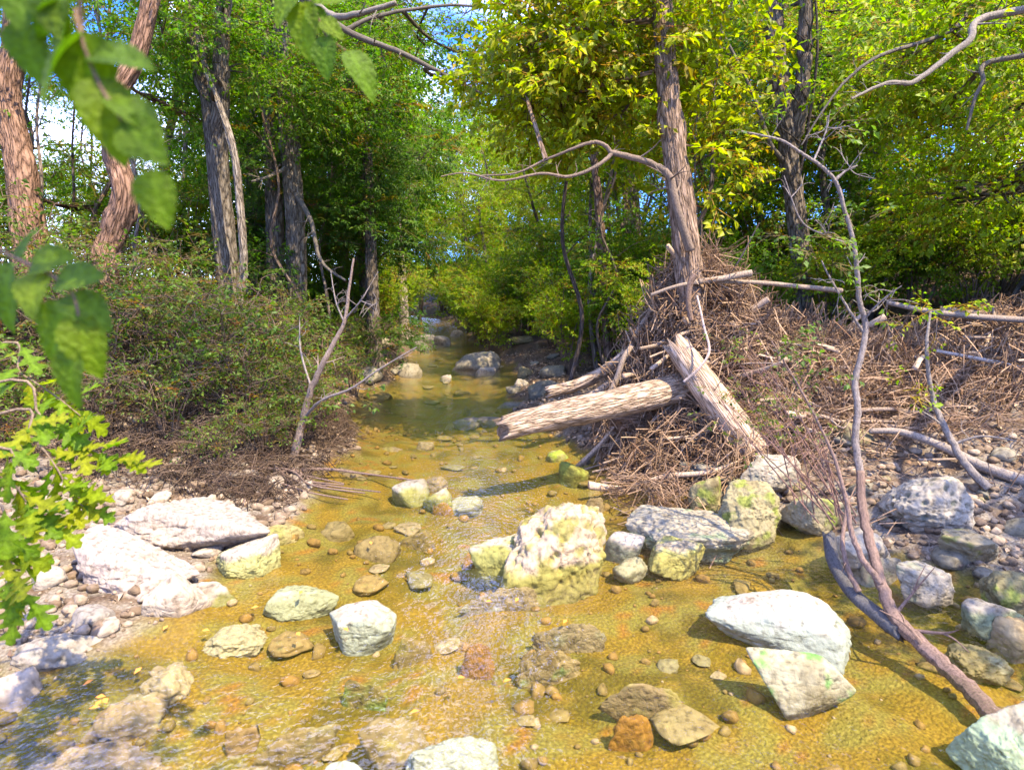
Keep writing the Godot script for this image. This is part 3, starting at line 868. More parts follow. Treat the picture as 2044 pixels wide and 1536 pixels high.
func understorey() -> void:
	rng.seed = 91
	var tan := Color(0.23, 0.16, 0.11)
	var brush := [bush(601, 0.9, 0.75, 13, 115, "few", 0.95, Color(0.13, 0.22, 0.03), Color(0.28, 0.34, 0.06), tan, 0.6), bush(602, 0.8, 0.85, 14, 95, "few", 0.95, Color(0.12, 0.20, 0.03), Color(0.26, 0.33, 0.05), tan, 0.65), bush(603, 1.05, 0.7, 12, 105, "few", 0.95, Color(0.10, 0.18, 0.03), Color(0.24, 0.29, 0.05), tan, 0.6)]
	var b_spots := [[-2.2, -6.0, 0.9], [-2.6, -5.4, 0.9], [-3.0, -6.2, 1.0], [-3.4, -5.4, 0.9], [-2.4, -6.9, 0.9], [-2.9, -7.4, 1.0], [-3.7, -6.6, 1.0], [-4.2, -6.0, 1.0], [-2.0, -5.2, 0.65], [-4.0, -7.6, 1.1], [-3.2, -8.2, 1.0], [-2.7, -8.6, 0.9], [-4.8, -6.8, 1.1], [-3.9, -5.0, 0.8], [-4.6, -5.2, 1.0], [-5.2, -8.0, 1.1], [-2.5, -9.6, 0.9], [-2.1, -7.9, 0.6], [-2.3, -5.0, 0.75], [-2.8, -4.8, 0.8], [-3.3, -4.7, 0.85], [-1.9, -5.6, 0.6], [-3.7, -4.3, 0.8], [-2.6, -4.45, 0.55], [-4.3, -4.4, 0.9], [-3.1, -5.2, 0.8], [-2.5, -5.8, 0.9], [-2.0, -4.7, 0.5], [-2.2, -4.3, 0.45], [-3.0, -4.2, 0.6], [-1.85, -5.1, 0.55], [-3.4, -3.9, 0.6], [-4.0, -3.8, 0.8]]
	for k in b_spots.size():
		place(brush[k % 3], "brush_bush", "twiggy low bush with sparse light green leaves on the creek bank under the twin trunks", "bush", "twiggy bushes on the bank", b_spots[k][0], b_spots[k][1], b_spots[k][2])
	var thick := [bush(611, 1.9, 1.0, 10, 330, "small", 1.0, GREEN1, YELLOW1, tan), bush(612, 2.2, 1.1, 10, 360, "small", 1.0, GREEN0, YELLOW0, tan)]
	var t_spots := [[0.9, -9.2, 0.7], [1.4, -10.6, 0.9], [0.8, -12.2, 0.8], [1.9, -8.6, 0.9], [2.7, -8.4, 1.0], [3.6, -8.2, 1.0], [2.4, -9.8, 1.1], [0.2, -14.4, 0.8], [-0.1, -17.0, 0.9], [4.4, -7.4, 0.8], [5.6, -7.0, 0.8], [-0.9, -20.5, 1.0], [-1.0, -23.0, 1.1], [1.4, -14.0, 1.1], [5.0, -6.6, 0.6], [6.4, -6.0, 0.8], [-0.5, -13.2, 0.75], [-0.75, -15.4, 0.8], [-1.05, -17.6, 0.85], [-1.4, -19.8, 1.0], [-1.9, -22.2, 1.1], [0.4, -15.8, 1.1], [0.1, -18.8, 1.2], [2.6, -7.0, 0.6], [3.6, -6.8, 0.65], [4.6, -6.9, 0.8], [1.8, -7.6, 0.7], [5.8, -6.2, 0.9], [6.8, -6.6, 1.0]]
	for k in t_spots.size():
		place(thick[k % 2], "thicket_bush", "dense yellow-green bush growing along the bank beyond the debris heap", "bush", "dense bushes past the debris heap", t_spots[k][0], t_spots[k][1], t_spots[k][2])
	var t2_spots := [[-3.2, -11.0, 0.8], [-3.0, -14.0, 0.9], [-3.6, -16.6, 0.9], [-3.9, -20.4, 1.0], [-4.8, -9.2, 0.9], [-5.8, -9.4, 1.0], [-6.6, -7.8, 0.9], [-7.4, -7.0, 0.9], [-5.9, -6.6, 0.7], [-5.0, -12.0, 1.0], [-4.6, -26.0, 1.2], [-3.4, -30.0, 1.4], [-2.0, -28.5, 1.3]]
	for k in t2_spots.size():
		place(thick[(k + 1) % 2], "thicket_bush", "dense green bush on the wooded bank behind the juniper trunks and the pool", "bush", "dense bushes behind the pool", t2_spots[k][0], t2_spots[k][1], t2_spots[k][2])
	var stems := []
	for k in 5:
		var t := Node3D.new()
		var h := 3.2
		var p := [Vector3(0, -0.1, 0)]
		for j in 5:
			p.append(Vector3(rng.randfn() * 0.10 + 0.035 * j * (k - 2), h * (j + 1) / 5.0, rng.randfn() * 0.12))
		var col: Color = [Color(0.34, 0.28, 0.23), Color(0.20, 0.16, 0.13), Color(0.40, 0.33, 0.27), Color(0.26, 0.19, 0.14), Color(0.15, 0.12, 0.10)][k]
		var s := Shape.new()
		var path := curve(p, 6)
		tube(s, path, 0.022, 0.008, 8, col, 0.08)
		for j in 9:
			var from := path[int(rng.randf_range(0.35, 0.98) * (path.size() - 1))]
			var d := Vector3(rng.randfn(), rng.randf_range(0.0, 0.9), rng.randfn()).normalized() * rng.randf_range(0.3, 0.8)
			tube(s, curve([from, from + d * 0.5 + Vector3(0, 0.06, 0), from + d], 3), 0.006, 0.002, 5, col)
		part(t, "stem", s.done(), M.bark)
		stems.append(t)
	for k in 64:
		var z := rng.randf_range(-6.6, -13.0)
		var x := rng.randf_range(0.6, 0.85 * -z) if k % 3 else rng.randf_range(0.8 * z, -2.6)
		place(stems[k % 5], "bare_sapling", "thin bare stem rising through the undergrowth of the wood", "sapling", "thin bare stems in the wood", x, z, rng.randf_range(0.8, 1.7))
	for p in brush + thick + stems:
		p.free()


# ------------------------------------------------------------------ rocks

func icosphere(level: int) -> Array:
	if ico.has(level):
		return ico[level]
	var v := PackedVector3Array()
	var f := PackedInt32Array()
	if level == 0:
		var t := (1.0 + sqrt(5.0)) / 2.0
		for p in [[-1, t, 0], [1, t, 0], [-1, -t, 0], [1, -t, 0], [0, -1, t], [0, 1, t], [0, -1, -t], [0, 1, -t], [t, 0, -1], [t, 0, 1], [-t, 0, -1], [-t, 0, 1]]:
			v.append(Vector3(p[0], p[1], p[2]).normalized())
		f = PackedInt32Array([0, 11, 5, 0, 5, 1, 0, 1, 7, 0, 7, 10, 0, 10, 11, 1, 5, 9, 5, 11, 4, 11, 10, 2, 10, 7, 6, 7, 1, 8, 3, 9, 4, 3, 4, 2, 3, 2, 6, 3, 6, 8, 3, 8, 9, 4, 9, 5, 2, 4, 11, 6, 2, 10, 8, 6, 7, 9, 8, 1])
	else:
		var low := icosphere(level - 1)
		v = low[0].duplicate()
		var mids := {}
		var lf: PackedInt32Array = low[1]
		for k in range(0, lf.size(), 3):
			var m := [0, 0, 0]
			for e in 3:
				var a := lf[k + e]
				var b := lf[k + (e + 1) % 3]
				var key := mini(a, b) * 100000 + maxi(a, b)
				if not mids.has(key):
					mids[key] = v.size()
					v.append(((v[a] + v[b]) * 0.5).normalized())
				m[e] = mids[key]
			f.append_array([lf[k], m[0], m[2], lf[k + 1], m[1], m[0], lf[k + 2], m[2], m[1], m[0], m[1], m[2]])
	ico[level] = [v, f]
	return ico[level]


# half: half sizes; look: base, algae colours, algae 0..1, line (height where algae ends, own axes), edge (sharpness), pits
func rock_mesh(level: int, half: Vector3, seed_: int, look: Dictionary) -> ArrayMesh:
	var r := RandomNumberGenerator.new()
	r.seed = seed_
	var dirs: PackedVector3Array = icosphere(level)[0]
	var planes := PackedVector3Array()
	for a in [Vector3.UP, Vector3.DOWN, Vector3.LEFT, Vector3.RIGHT, Vector3.FORWARD, Vector3.BACK]:
		planes.append((a + Vector3(r.randfn(), r.randfn(), r.randfn()) * 0.30).normalized() / r.randf_range(0.86, 1.0))
	for k in 10:
		planes.append(Vector3(r.randfn(), r.randfn(), r.randfn()).normalized() / r.randf_range(0.80, 1.08))
	var p: float = 5.0 + 1.1 * look.get("edge", 11.0)
	var amp: float = look.get("amp", 0.10)
	var pits: float = look.get("pits", 0.0)
	var off := Vector3(r.randf(), r.randf(), r.randf()) * 50.0
	var base: Color = look.get("base", Color(0.62, 0.58, 0.53))
	base = Color(base.r * 0.47, base.g * 0.43, base.b * 0.37)
	var alg: Color = look.get("algae", Color(0.30, 0.29, 0.08))
	alg = Color(alg.r * 0.66, alg.g * 0.68, alg.b * 0.75)
	var much: float = look.get("much", 0.0)
	var line: float = look.get("line", -9.0)
	var stain: Color = look.get("stain", Color(base.r * 0.62, base.g * 0.56, base.b * 0.46))
	var big := maxf(half.x, maxf(half.y, half.z))
	var s := Shape.new()
	for d in dirs:
		var sum := 0.0
		for q in planes:
			var t := q.dot(d)
			if t > 0.05:
				sum += pow(t, p)
		var rad := pow(sum, -1.0 / p)
		var u := d * rad
		rad += amp * fbm.get_noise_3dv(u * 1.6 + off) + amp * 0.35 * fbm.get_noise_3dv(u * 5.5 + off)
		var crack := smoothstep(0.10, 0.0, absf(smooth_noise.get_noise_3dv(u * Vector3(1.5, 2.6, 1.5) + off))) * smoothstep(0.0, 0.25, smooth_noise.get_noise_3dv(u * 1.1 - off))
		rad -= 0.045 * crack
		rad += amp * 0.16 * fbm.get_noise_3dv(u * 14.0 - off)
		var pit := 0.0
		if pits > 0.0:
			pit = smoothstep(-0.50, -0.85, cells.get_noise_3dv(u * Vector3(5.5, 4.5, 5.5) * big / 0.33 + off)) * smoothstep(-0.35, 0.1, fbm.get_noise_3dv(u * 2.0 - off))
			rad -= pits * pit
		var pos := d * rad * half
		s.v.append(pos)
		var w := pos / 0.3
		var c := base.lerp(stain, smoothstep(0.05, 0.55, fbm.get_noise_3dv(w * 1.2 + off)) * 0.85)
		c = c.lerp(Color(base.r * 1.12, base.g * 1.1, base.b * 1.06), smoothstep(0.0, 0.5, smooth_noise.get_noise_3dv(w * 2.0 - off)))
		var patch := fbm.get_noise_3dv(w * 1.7 - off) * 0.9
		if much > 0.0:
			c = c.lerp(alg, smoothstep(0.0, 0.3, patch + much - 0.55) * 0.9)
		if line > -5.0:
			c = c.lerp(alg, smoothstep(-0.01, 0.035, line - pos.y + 0.07 * patch))
		if pit > 0.0:
			c = c.lerp(look.get("pit_color", alg), pit * 0.8)
		s.c.append(c)
	var faces: PackedInt32Array = icosphere(level)[1].duplicate()
	faces.reverse()
	s.i = faces
	return s.done()


const WHITE := Color(0.66, 0.62, 0.57)
const PINK := Color(0.60, 0.545, 0.50)
const CREAM := Color(0.60, 0.55, 0.44)
const STONE := Color(0.42, 0.41, 0.38)
const OLIVE := Color(0.30, 0.28, 0.07)
const MOSS := Color(0.27, 0.30, 0.045)
const LIME := Color(0.40, 0.42, 0.26)
const ORANGE := Color(0.58, 0.24, 0.02)
const GREENISH := Color(0.14, 0.36, 0.07)


func rock(at: Vector3, half: Vector3, label: String, turn: float, look: Dictionary, level := 4, sunk := 0.0) -> MeshInstance3D:
	# at: middle of the foot; half.y is the height above the foot
	if level != 6 and at.y + half.y > 0.0:
		half.y *= 0.80
	level = mini(level, 5)
	var under := maxf(0.10, half.y * 0.45) + sunk
	var hy := (half.y + under) * 0.5
	var centre := at + Vector3(0, half.y - hy, 0)
	if at.y + half.y < 0.0:   # always under water: coated in golden algae
		look.base = Color(look.base).lerp(Color(0.36, 0.25, 0.05), 0.6)
		look.edge = 3.0
		look.amp = 0.2
		look.algae = Color(look.get("algae", OLIVE)).lerp(Color(0.34, 0.22, 0.04), 0.35)
	if look.has("wet"):
		look.line = look.wet - centre.y
	if level == 4 and maxf(half.x, half.z) > 0.13:
		level = 5
	var o := solid("rock", rock_mesh(level, Vector3(half.x * 0.93, hy * 1.02, half.z * 0.95), hash(label) % 10000, look), M.rock, centre)
	o.rotation.y = turn
	tag(o, label, "rock")
	return o


func rocks() -> void:
	rock(Vector3(0.247, -0.080, -3.186), Vector3(0.320, 0.417, 0.255), "large pitted boulder crusted with yellow-green algae, standing in the creek", 0.2, {"base": Color(0.68, 0.58, 0.46), "algae": Color(0.29, 0.25, 0.055), "much": 0.46, "wet": 0.06, "pits": 0.10, "pit_color": Color(0.30, 0.25, 0.06), "amp": 0.17, "edge": 0.5}, 6)
	rock(Vector3(-0.042, -0.080, -3.167), Vector3(0.155, 0.224, 0.134), "white stone leaning against the back of the large pitted boulder", 0.0, {"base": WHITE, "algae": OLIVE, "wet": 0.10, "edge": 7.0})
	rock(Vector3(0.681, -0.080, -3.448), Vector3(0.116, 0.154, 0.102), "round white stone close beside the large pitted boulder", 0.0, {"base": Color(0.72, 0.69, 0.65), "algae": LIME, "wet": 0.0, "edge": 5.0, "amp": 0.04}, 3)
	rock(Vector3(0.672, -0.080, -3.227), Vector3(0.100, 0.052, 0.078), "small white stone below the round white one in the creek", 0.3, {"base": WHITE, "algae": LIME, "wet": 0.01}, 3)
	rock(Vector3(0.958, -0.080, -3.330), Vector3(0.169, 0.157, 0.131), "squarish stone half coated in yellow algae beside round white stone", 0.15, {"base": CREAM, "algae": Color(0.42, 0.37, 0.09), "much": 0.45, "wet": 0.02, "edge": 16.0})
	rock(Vector3(1.120, -0.080, -3.550), Vector3(0.344, 0.201, 0.229), "low pale ledge with black specks and a dark green hollow, behind squarish stone", -0.1, {"base": Color(0.52, 0.50, 0.41), "algae": Color(0.22, 0.28, 0.14), "much": 0.32, "wet": 0.0, "amp": 0.14})
	rock(Vector3(-1.980, 0.060, -3.408), Vector3(0.377, 0.204, 0.265), "broad cracked pinkish-white slab on the gravel bar", 0.1, {"base": PINK, "stain": Color(0.40, 0.33, 0.27), "edge": 15.0})
	rock(Vector3(-1.902, 0.050, -2.835), Vector3(0.250, 0.191, 0.189), "domed pinkish-white boulder on the gravel bar beside the flat square stone", -0.2, {"base": Color(0.63, 0.565, 0.53), "edge": 8.0})
	rock(Vector3(-1.595, 0.020, -2.625), Vector3(0.132, 0.150, 0.090), "smooth flat square white stone at the water's edge", 0.1, {"base": Color(0.70, 0.63, 0.56), "edge": 20.0, "amp": 0.03})
	rock(Vector3(-1.490, -0.050, -2.784), Vector3(0.110, 0.118, 0.075), "low white shelf stone next to the flat square stone", 0.3, {"base": WHITE, "algae": OLIVE, "wet": 0.02})
	rock(Vector3(-1.467, 0.010, -3.078), Vector3(0.153, 0.126, 0.118), "block with white top and olive algae below, at the gravel bar's edge", -0.3, {"base": WHITE, "algae": Color(0.40, 0.37, 0.13), "wet": 0.09, "edge": 15.0})
	rock(Vector3(-1.424, -0.080, -3.529), Vector3(0.151, 0.150, 0.117), "yellow-olive algae covered stone behind the white-topped block", 0.5, {"base": Color(0.50, 0.45, 0.20), "algae": OLIVE, "much": 0.5})
	rock(Vector3(-1.117, -0.090, -3.688), Vector3(0.120, 0.110, 0.105), "pale olive stone breaking the water upstream of the white-topped block", 0.0, {"base": LIME, "algae": OLIVE, "much": 0.4}, 3)
	rock(Vector3(-1.066, -0.090, -2.822), Vector3(0.154, 0.116, 0.134), "mossy sunken stone with a white tip and a red leaf", 0.4, {"base": WHITE, "algae": Color(0.36, 0.36, 0.17), "wet": 0.05})
	rock(Vector3(-0.679, -0.090, -2.584), Vector3(0.151, 0.182, 0.116), "white flat-topped block standing alone in midstream", 0.25, {"base": Color(0.70, 0.645, 0.58), "algae": LIME, "wet": 0.02, "edge": 18.0, "amp": 0.05})
	rock(Vector3(-1.272, -0.080, -2.507), Vector3(0.159, 0.055, 0.115), "whitish-green wedge stone lying in the shallows off the gravel bar", 0.3, {"base": Color(0.56, 0.54, 0.40), "algae": Color(0.46, 0.43, 0.22), "wet": 0.03, "edge": 14.0})
	rock(Vector3(-1.380, -0.080, -2.188), Vector3(0.122, 0.074, 0.083), "tilted beige stone with a white peak in the shallows", -0.4, {"base": Color(0.62, 0.54, 0.40), "algae": Color(0.50, 0.41, 0.20), "wet": 0.02, "edge": 14.0})
	rock(Vector3(-1.414, -0.090, -1.996), Vector3(0.126, 0.106, 0.097), "greyish boulder with olive algae sunk near the tilted beige stone", 0.2, {"base": Color(0.54, 0.51, 0.40), "algae": Color(0.34, 0.33, 0.16), "much": 0.4})
	rock(Vector3(-1.606, -0.090, -2.122), Vector3(0.119, 0.030, 0.081), "flat pale stone carrying four orange leaves", 0.1, {"base": Color(0.55, 0.50, 0.36), "algae": OLIVE, "much": 0.2}, 3)
	rock(Vector3(-1.421, -0.090, -1.784), Vector3(0.253, 0.027, 0.142), "long grey slab in the shallows below the greyish boulder", 0.1, {"base": Color(0.56, 0.53, 0.47), "algae": Color(0.34, 0.34, 0.20), "much": 0.3})
	rock(Vector3(-1.890, 0.030, -2.266), Vector3(0.128, 0.066, 0.099), "grey knobbly pitted stone on the gravel bar", 0.0, {"base": Color(0.48, 0.45, 0.40), "stain": Color(0.22, 0.20, 0.17), "pits": 0.12, "pit_color": Color(0.12, 0.12, 0.10), "amp": 0.16})
	rock(Vector3(-1.868, 0.060, -2.484), Vector3(0.105, 0.047, 0.082), "pale grey oval stone on the gravel bar above the knobbly pitted one", 0.1, {"base": Color(0.46, 0.44, 0.42), "edge": 6.0}, 3)
	rock(Vector3(-1.882, 0.020, -2.048), Vector3(0.096, 0.024, 0.074), "white stone at the gravel bar's tip below the knobbly pitted one", 0.0, {"base": PINK}, 3)
	rock(Vector3(-0.196, -0.090, -1.770), Vector3(0.176, 0.119, 0.101), "white slab with an algae-lined notch, in the stream below the midstream block", 0.05, {"base": Color(0.70, 0.67, 0.64), "algae": Color(0.36, 0.36, 0.20), "wet": 0.05, "edge": 14.0, "amp": 0.14})
	rock(Vector3(-0.527, -0.090, -1.694), Vector3(0.078, 0.113, 0.053), "whitish stone next to the notched white slab", 0.3, {"base": Color(0.56, 0.56, 0.46), "algae": LIME, "wet": 0.03})
	rock(Vector3(1.259, -0.090, -2.582), Vector3(0.329, 0.199, 0.133), "long white slab with a dark cleft lying slantwise in the stream", -0.22, {"base": Color(0.70, 0.67, 0.64), "algae": Color(0.42, 0.45, 0.33), "wet": 0.035, "edge": 10.0, "amp": 0.07})
	rock(Vector3(1.160, -0.060, -2.159), Vector3(0.165, 0.156, 0.080), "pale angular block with bright green algae on one side", -0.12, {"base": Color(0.60, 0.60, 0.44), "algae": Color(0.16, 0.46, 0.06), "much": 0.52, "edge": 14.0, "amp": 0.04})
	rock(Vector3(-0.767, -0.080, -4.375), Vector3(0.160, 0.154, 0.125), "pale pointed stone in the riffle above the midstream block", 0.3, {"base": Color(0.52, 0.51, 0.47), "algae": OLIVE, "wet": 0.02, "edge": 16.0}, 3)
	rock(Vector3(-0.528, -0.080, -4.203), Vector3(0.101, 0.139, 0.089), "cream rounded stone in the riffle with an orange pebble before it", 0.0, {"base": CREAM, "algae": OLIVE, "wet": 0.01}, 3)
	rock(Vector3(-0.336, -0.080, -4.219), Vector3(0.138, 0.084, 0.108), "low pale yellow stone touching the cream rounded one", 0.2, {"base": Color(0.58, 0.54, 0.38), "algae": LIME, "wet": 0.02}, 3)
	rock(Vector3(-0.609, -0.050, -4.672), Vector3(0.093, 0.043, 0.091), "small grey pointed stone behind the cream rounded one", 0.0, {"base": Color(0.52, 0.50, 0.46), "edge": 16.0}, 3)
	rock(Vector3(1.328, 0.020, -3.988), Vector3(0.128, 0.186, 0.101), "egg-shaped mossy stone standing at the foot of the leaning trunk", 0.2, {"base": Color(0.46, 0.42, 0.24), "algae": MOSS, "much": 0.62, "edge": 8.0})
	rock(Vector3(1.504, 0.020, -3.619), Vector3(0.217, 0.309, 0.167), "mossy yellow-green boulder in front of the leaning trunk's foot", 0.0, {"base": Color(0.48, 0.45, 0.28), "algae": MOSS, "much": 0.55, "edge": 9.0, "amp": 0.14})
	rock(Vector3(1.793, 0.200, -4.010), Vector3(0.180, 0.206, 0.140), "white lichen-marked rock against the butt of the split log", 0.4, {"base": Color(0.60, 0.57, 0.48), "algae": Color(0.36, 0.37, 0.24), "much": 0.35, "edge": 12.0})
	rock(Vector3(2.467, 0.140, -3.445), Vector3(0.230, 0.264, 0.177), "big white boulder blotched with black pits on the rocky shelf", 0.1, {"base": Color(0.66, 0.63, 0.56), "algae": Color(0.16, 0.17, 0.12), "much": 0.22, "pits": 0.10, "pit_color": Color(0.10, 0.11, 0.07), "edge": 13.0, "amp": 0.12})
	rock(Vector3(1.872, 0.060, -3.573), Vector3(0.145, 0.211, 0.113), "moss-streaked rock between the mossy boulder and the sapling", 0.3, {"base": Color(0.46, 0.43, 0.30), "algae": MOSS, "much": 0.45, "edge": 10.0})
	rock(Vector3(1.929, 0.030, -3.169), Vector3(0.158, 0.165, 0.108), "pale low rock behind the curved sapling stem", 0.1, {"base": Color(0.58, 0.55, 0.48), "algae": OLIVE, "much": 0.25})
	rock(Vector3(1.995, -0.090, -3.127), Vector3(0.139, 0.173, 0.095), "olive-filmed rock under the sapling's bend", 0.1, {"base": Color(0.46, 0.44, 0.36), "algae": Color(0.26, 0.27, 0.14), "much": 0.4})
	rock(Vector3(2.083, 0.030, -2.817), Vector3(0.132, 0.098, 0.090), "greyish rock with olive film on the shelf below the big white boulder", 0.1, {"base": Color(0.52, 0.50, 0.43), "algae": Color(0.30, 0.31, 0.17), "much": 0.35})
	rock(Vector3(2.491, 0.120, -3.110), Vector3(0.144, 0.086, 0.098), "tan ledge stone beside the big white boulder", -0.3, {"base": Color(0.46, 0.42, 0.30), "algae": OLIVE, "much": 0.35})
	rock(Vector3(2.157, 0.020, -2.554), Vector3(0.109, 0.090, 0.074), "small white-topped stone on the shaded wet shelf", 0.2, {"base": STONE, "algae": Color(0.26, 0.28, 0.14), "wet": 0.08})
	rock(Vector3(2.383, 0.060, -2.674), Vector3(0.143, 0.109, 0.097), "olive ledge stone with bright moss on the shaded shelf", 0.0, {"base": Color(0.32, 0.30, 0.16), "algae": MOSS, "much": 0.5})
	rock(Vector3(1.946, -0.050, -2.328), Vector3(0.131, 0.059, 0.089), "pale green sunken stone beyond the slanting stem", 0.2, {"base": Color(0.40, 0.46, 0.30), "algae": LIME, "much": 0.4, "edge": 8.0})
	rock(Vector3(2.246, -0.050, -2.449), Vector3(0.100, 0.111, 0.068), "tan corner stone beyond the pale green sunken one", 0.2, {"base": Color(0.50, 0.42, 0.26), "algae": MOSS, "much": 0.4})
	rock(Vector3(1.688, -0.090, -1.810), Vector3(0.132, 0.158, 0.101), "large pale stone with green foot where the slanting stem ends", 0.3, {"base": Color(0.52, 0.51, 0.42), "algae": Color(0.34, 0.42, 0.22), "wet": 0.05})
	rock(Vector3(-0.657, -0.050, -11.198), Vector3(0.413, 0.397, 0.323), "grey striped boulder at the head of the pool", 0.2, {"base": Color(0.44, 0.42, 0.36), "stain": Color(0.16, 0.16, 0.12), "algae": OLIVE, "much": 0.25, "amp": 0.14}, 3)
	rock(Vector3(-0.480, -0.050, -10.694), Vector3(0.211, 0.149, 0.166), "white low stone under the grey striped boulder", 0.2, {"base": WHITE}, 3)
	rock(Vector3(0.150, -0.050, -8.929), Vector3(0.150, 0.214, 0.134), "grey rounded stone in the pool's far corner", 0.0, {"base": Color(0.50, 0.48, 0.44), "edge": 6.0}, 3)
	rock(Vector3(0.032, -0.050, -7.643), Vector3(0.226, 0.097, 0.178), "brownish flat stone lying in the pool near the log's tip", 0.1, {"base": Color(0.32, 0.30, 0.24)}, 3)
	rock(Vector3(-0.511, -0.050, -6.712), Vector3(0.157, 0.067, 0.124), "wet brown stone awash in mid pool", 0.1, {"base": Color(0.30, 0.28, 0.23)}, 3)
	rock(Vector3(-0.252, -0.050, -6.820), Vector3(0.194, 0.090, 0.134), "longer wet brown stone awash in mid pool", 0.0, {"base": Color(0.30, 0.28, 0.22)}, 3)
	rock(Vector3(-0.570, -0.050, -7.484), Vector3(0.063, 0.062, 0.057), "tiny brown stone poking out of the pool", 0.0, {"base": Color(0.32, 0.30, 0.25)}, 2)
	rock(Vector3(-1.114, -0.050, -10.056), Vector3(0.101, 0.092, 0.091), "small white stone at the pool's upper rim", 0.0, {"base": WHITE}, 2)
	rock(Vector3(-2.423, -0.050, -16.850), Vector3(0.294, 0.281, 0.233), "pale grey rock in the far riffle", 0.0, {"base": STONE}, 3)
	rock(Vector3(-1.886, -0.050, -15.965), Vector3(0.239, 0.322, 0.189), "bright white rock in the far riffle", 0.0, {"base": WHITE}, 3)
	rock(Vector3(-1.702, -0.050, -18.814), Vector3(0.234, 0.245, 0.186), "white rock at the end of the visible creek", 0.0, {"base": WHITE}, 3)
	rock(Vector3(0.412, -0.090, -5.321), Vector3(0.119, 0.123, 0.094), "lime green mossy stone in the water below the main log", 0.0, {"base": Color(0.50, 0.50, 0.20), "algae": Color(0.34, 0.42, 0.03), "much": 0.6}, 3)
	rock(Vector3(0.503, -0.050, -4.733), Vector3(0.135, 0.124, 0.106), "sunken olive-green stone beside the lime green mossy one", 0.0, {"base": Color(0.34, 0.36, 0.08), "algae": MOSS, "much": 0.5}, 3)
	rock(Vector3(-1.335, -0.090, -4.863), Vector3(0.151, 0.096, 0.119), "pale stone at the root of the brushy bank", 0.0, {"base": Color(0.50, 0.49, 0.40), "algae": OLIVE, "much": 0.3}, 3)
	rock(Vector3(-1.169, -0.090, -5.651), Vector3(0.123, 0.063, 0.097), "grey stone awash below the pool's outlet", 0.0, {"base": STONE, "algae": OLIVE, "much": 0.3}, 3)
	rock(Vector3(-0.876, -0.090, -5.854), Vector3(0.105, 0.052, 0.083), "small pale stone awash below the pool's outlet", 0.0, {"base": Color(0.55, 0.53, 0.45)}, 3)
	rock(Vector3(-2.614, 0.100, -4.642), Vector3(0.108, 0.081, 0.095), "tan wedge stone on the litter of the brushy bank", 0.2, {"base": Color(0.50, 0.38, 0.24), "edge": 18.0}, 3)
	# under water
	rock(Vector3(-0.028, -0.140, -2.868), Vector3(0.208, 0.118, 0.036), "flat greenish-white stone under water with two red leaves", 0.15, {"base": Color(0.50, 0.49, 0.33), "algae": LIME, "much": 0.35})
	rock(Vector3(0.263, -0.140, -2.534), Vector3(0.187, 0.118, 0.019), "broad pale hump under water in midstream", 0.1, {"base": Color(0.50, 0.51, 0.38), "algae": Color(0.34, 0.36, 0.20), "much": 0.35})
	rock(Vector3(0.156, -0.140, -2.342), Vector3(0.143, 0.118, 0.035), "sunken stone with a vivid green smear below the pale hump", 0.2, {"base": Color(0.42, 0.42, 0.28), "algae": Color(0.14, 0.34, 0.10), "much": 0.32})
	rock(Vector3(-0.582, -0.140, -2.125), Vector3(0.092, 0.118, 0.007), "sunken stone covered in vivid green algae", 0.0, {"base": Color(0.36, 0.38, 0.16), "algae": Color(0.16, 0.36, 0.06), "much": 0.55}, 3)
	rock(Vector3(-0.423, -0.140, -2.420), Vector3(0.093, 0.118, 0.017), "grey-olive sunken stone beside the midstream white block", 0.4, {"base": Color(0.38, 0.36, 0.20), "algae": OLIVE, "much": 0.4}, 3)
	rock(Vector3(-0.826, -0.140, -3.434), Vector3(0.152, 0.118, 0.089), "grey-green sunken stone upstream of the sky-lit ripples", 0.0, {"base": Color(0.40, 0.40, 0.26), "algae": OLIVE, "much": 0.35}, 3)
	rock(Vector3(-0.590, -0.140, -3.576), Vector3(0.117, 0.118, 0.024), "olive sunken stone with a flat top upstream of the boulder", 0.0, {"base": Color(0.42, 0.39, 0.20), "algae": OLIVE, "much": 0.4}, 3)
	rock(Vector3(0.430, -0.140, -1.958), Vector3(0.084, 0.118, 0.023), "glowing orange-brown sunken stone", 0.0, {"base": ORANGE, "algae": Color(0.50, 0.30, 0.04), "much": 0.3}, 3)
	rock(Vector3(-0.146, -0.140, -2.355), Vector3(0.077, 0.118, -0.014), "orange oval stone on the creek bed", 0.0, {"base": Color(0.64, 0.28, 0.01), "edge": 6.0}, 3)
	rock(Vector3(-0.247, -0.140, -3.308), Vector3(0.059, 0.118, 0.014), "bright orange flake at the foot of the boulder's white companion", 0.5, {"base": Color(0.66, 0.33, 0.02), "edge": 18.0}, 2)
	rock(Vector3(-0.499, -0.140, -4.133), Vector3(0.080, 0.118, -0.025), "orange pebble under water before the cream rounded stone", 0.0, {"base": Color(0.60, 0.30, 0.05), "edge": 6.0}, 2)
	rock(Vector3(0.544, -0.140, -2.098), Vector3(0.141, 0.118, 0.016), "grey-white sunken cobble next to the orange-brown stone", 0.0, {"base": Color(0.42, 0.42, 0.30), "algae": OLIVE, "much": 0.4}, 3)
	rock(Vector3(-0.384, -0.140, -1.873), Vector3(0.109, 0.118, 0.070), "grey-green sunken boulder beside the notched white slab", 0.2, {"base": Color(0.38, 0.40, 0.28), "algae": OLIVE, "much": 0.4})
	rock(Vector3(-0.763, -0.140, -1.887), Vector3(0.124, 0.118, 0.018), "long grey-green sunken stone below the tilted beige stone", 0.3, {"base": Color(0.38, 0.38, 0.25), "algae": Color(0.28, 0.30, 0.14), "much": 0.4})
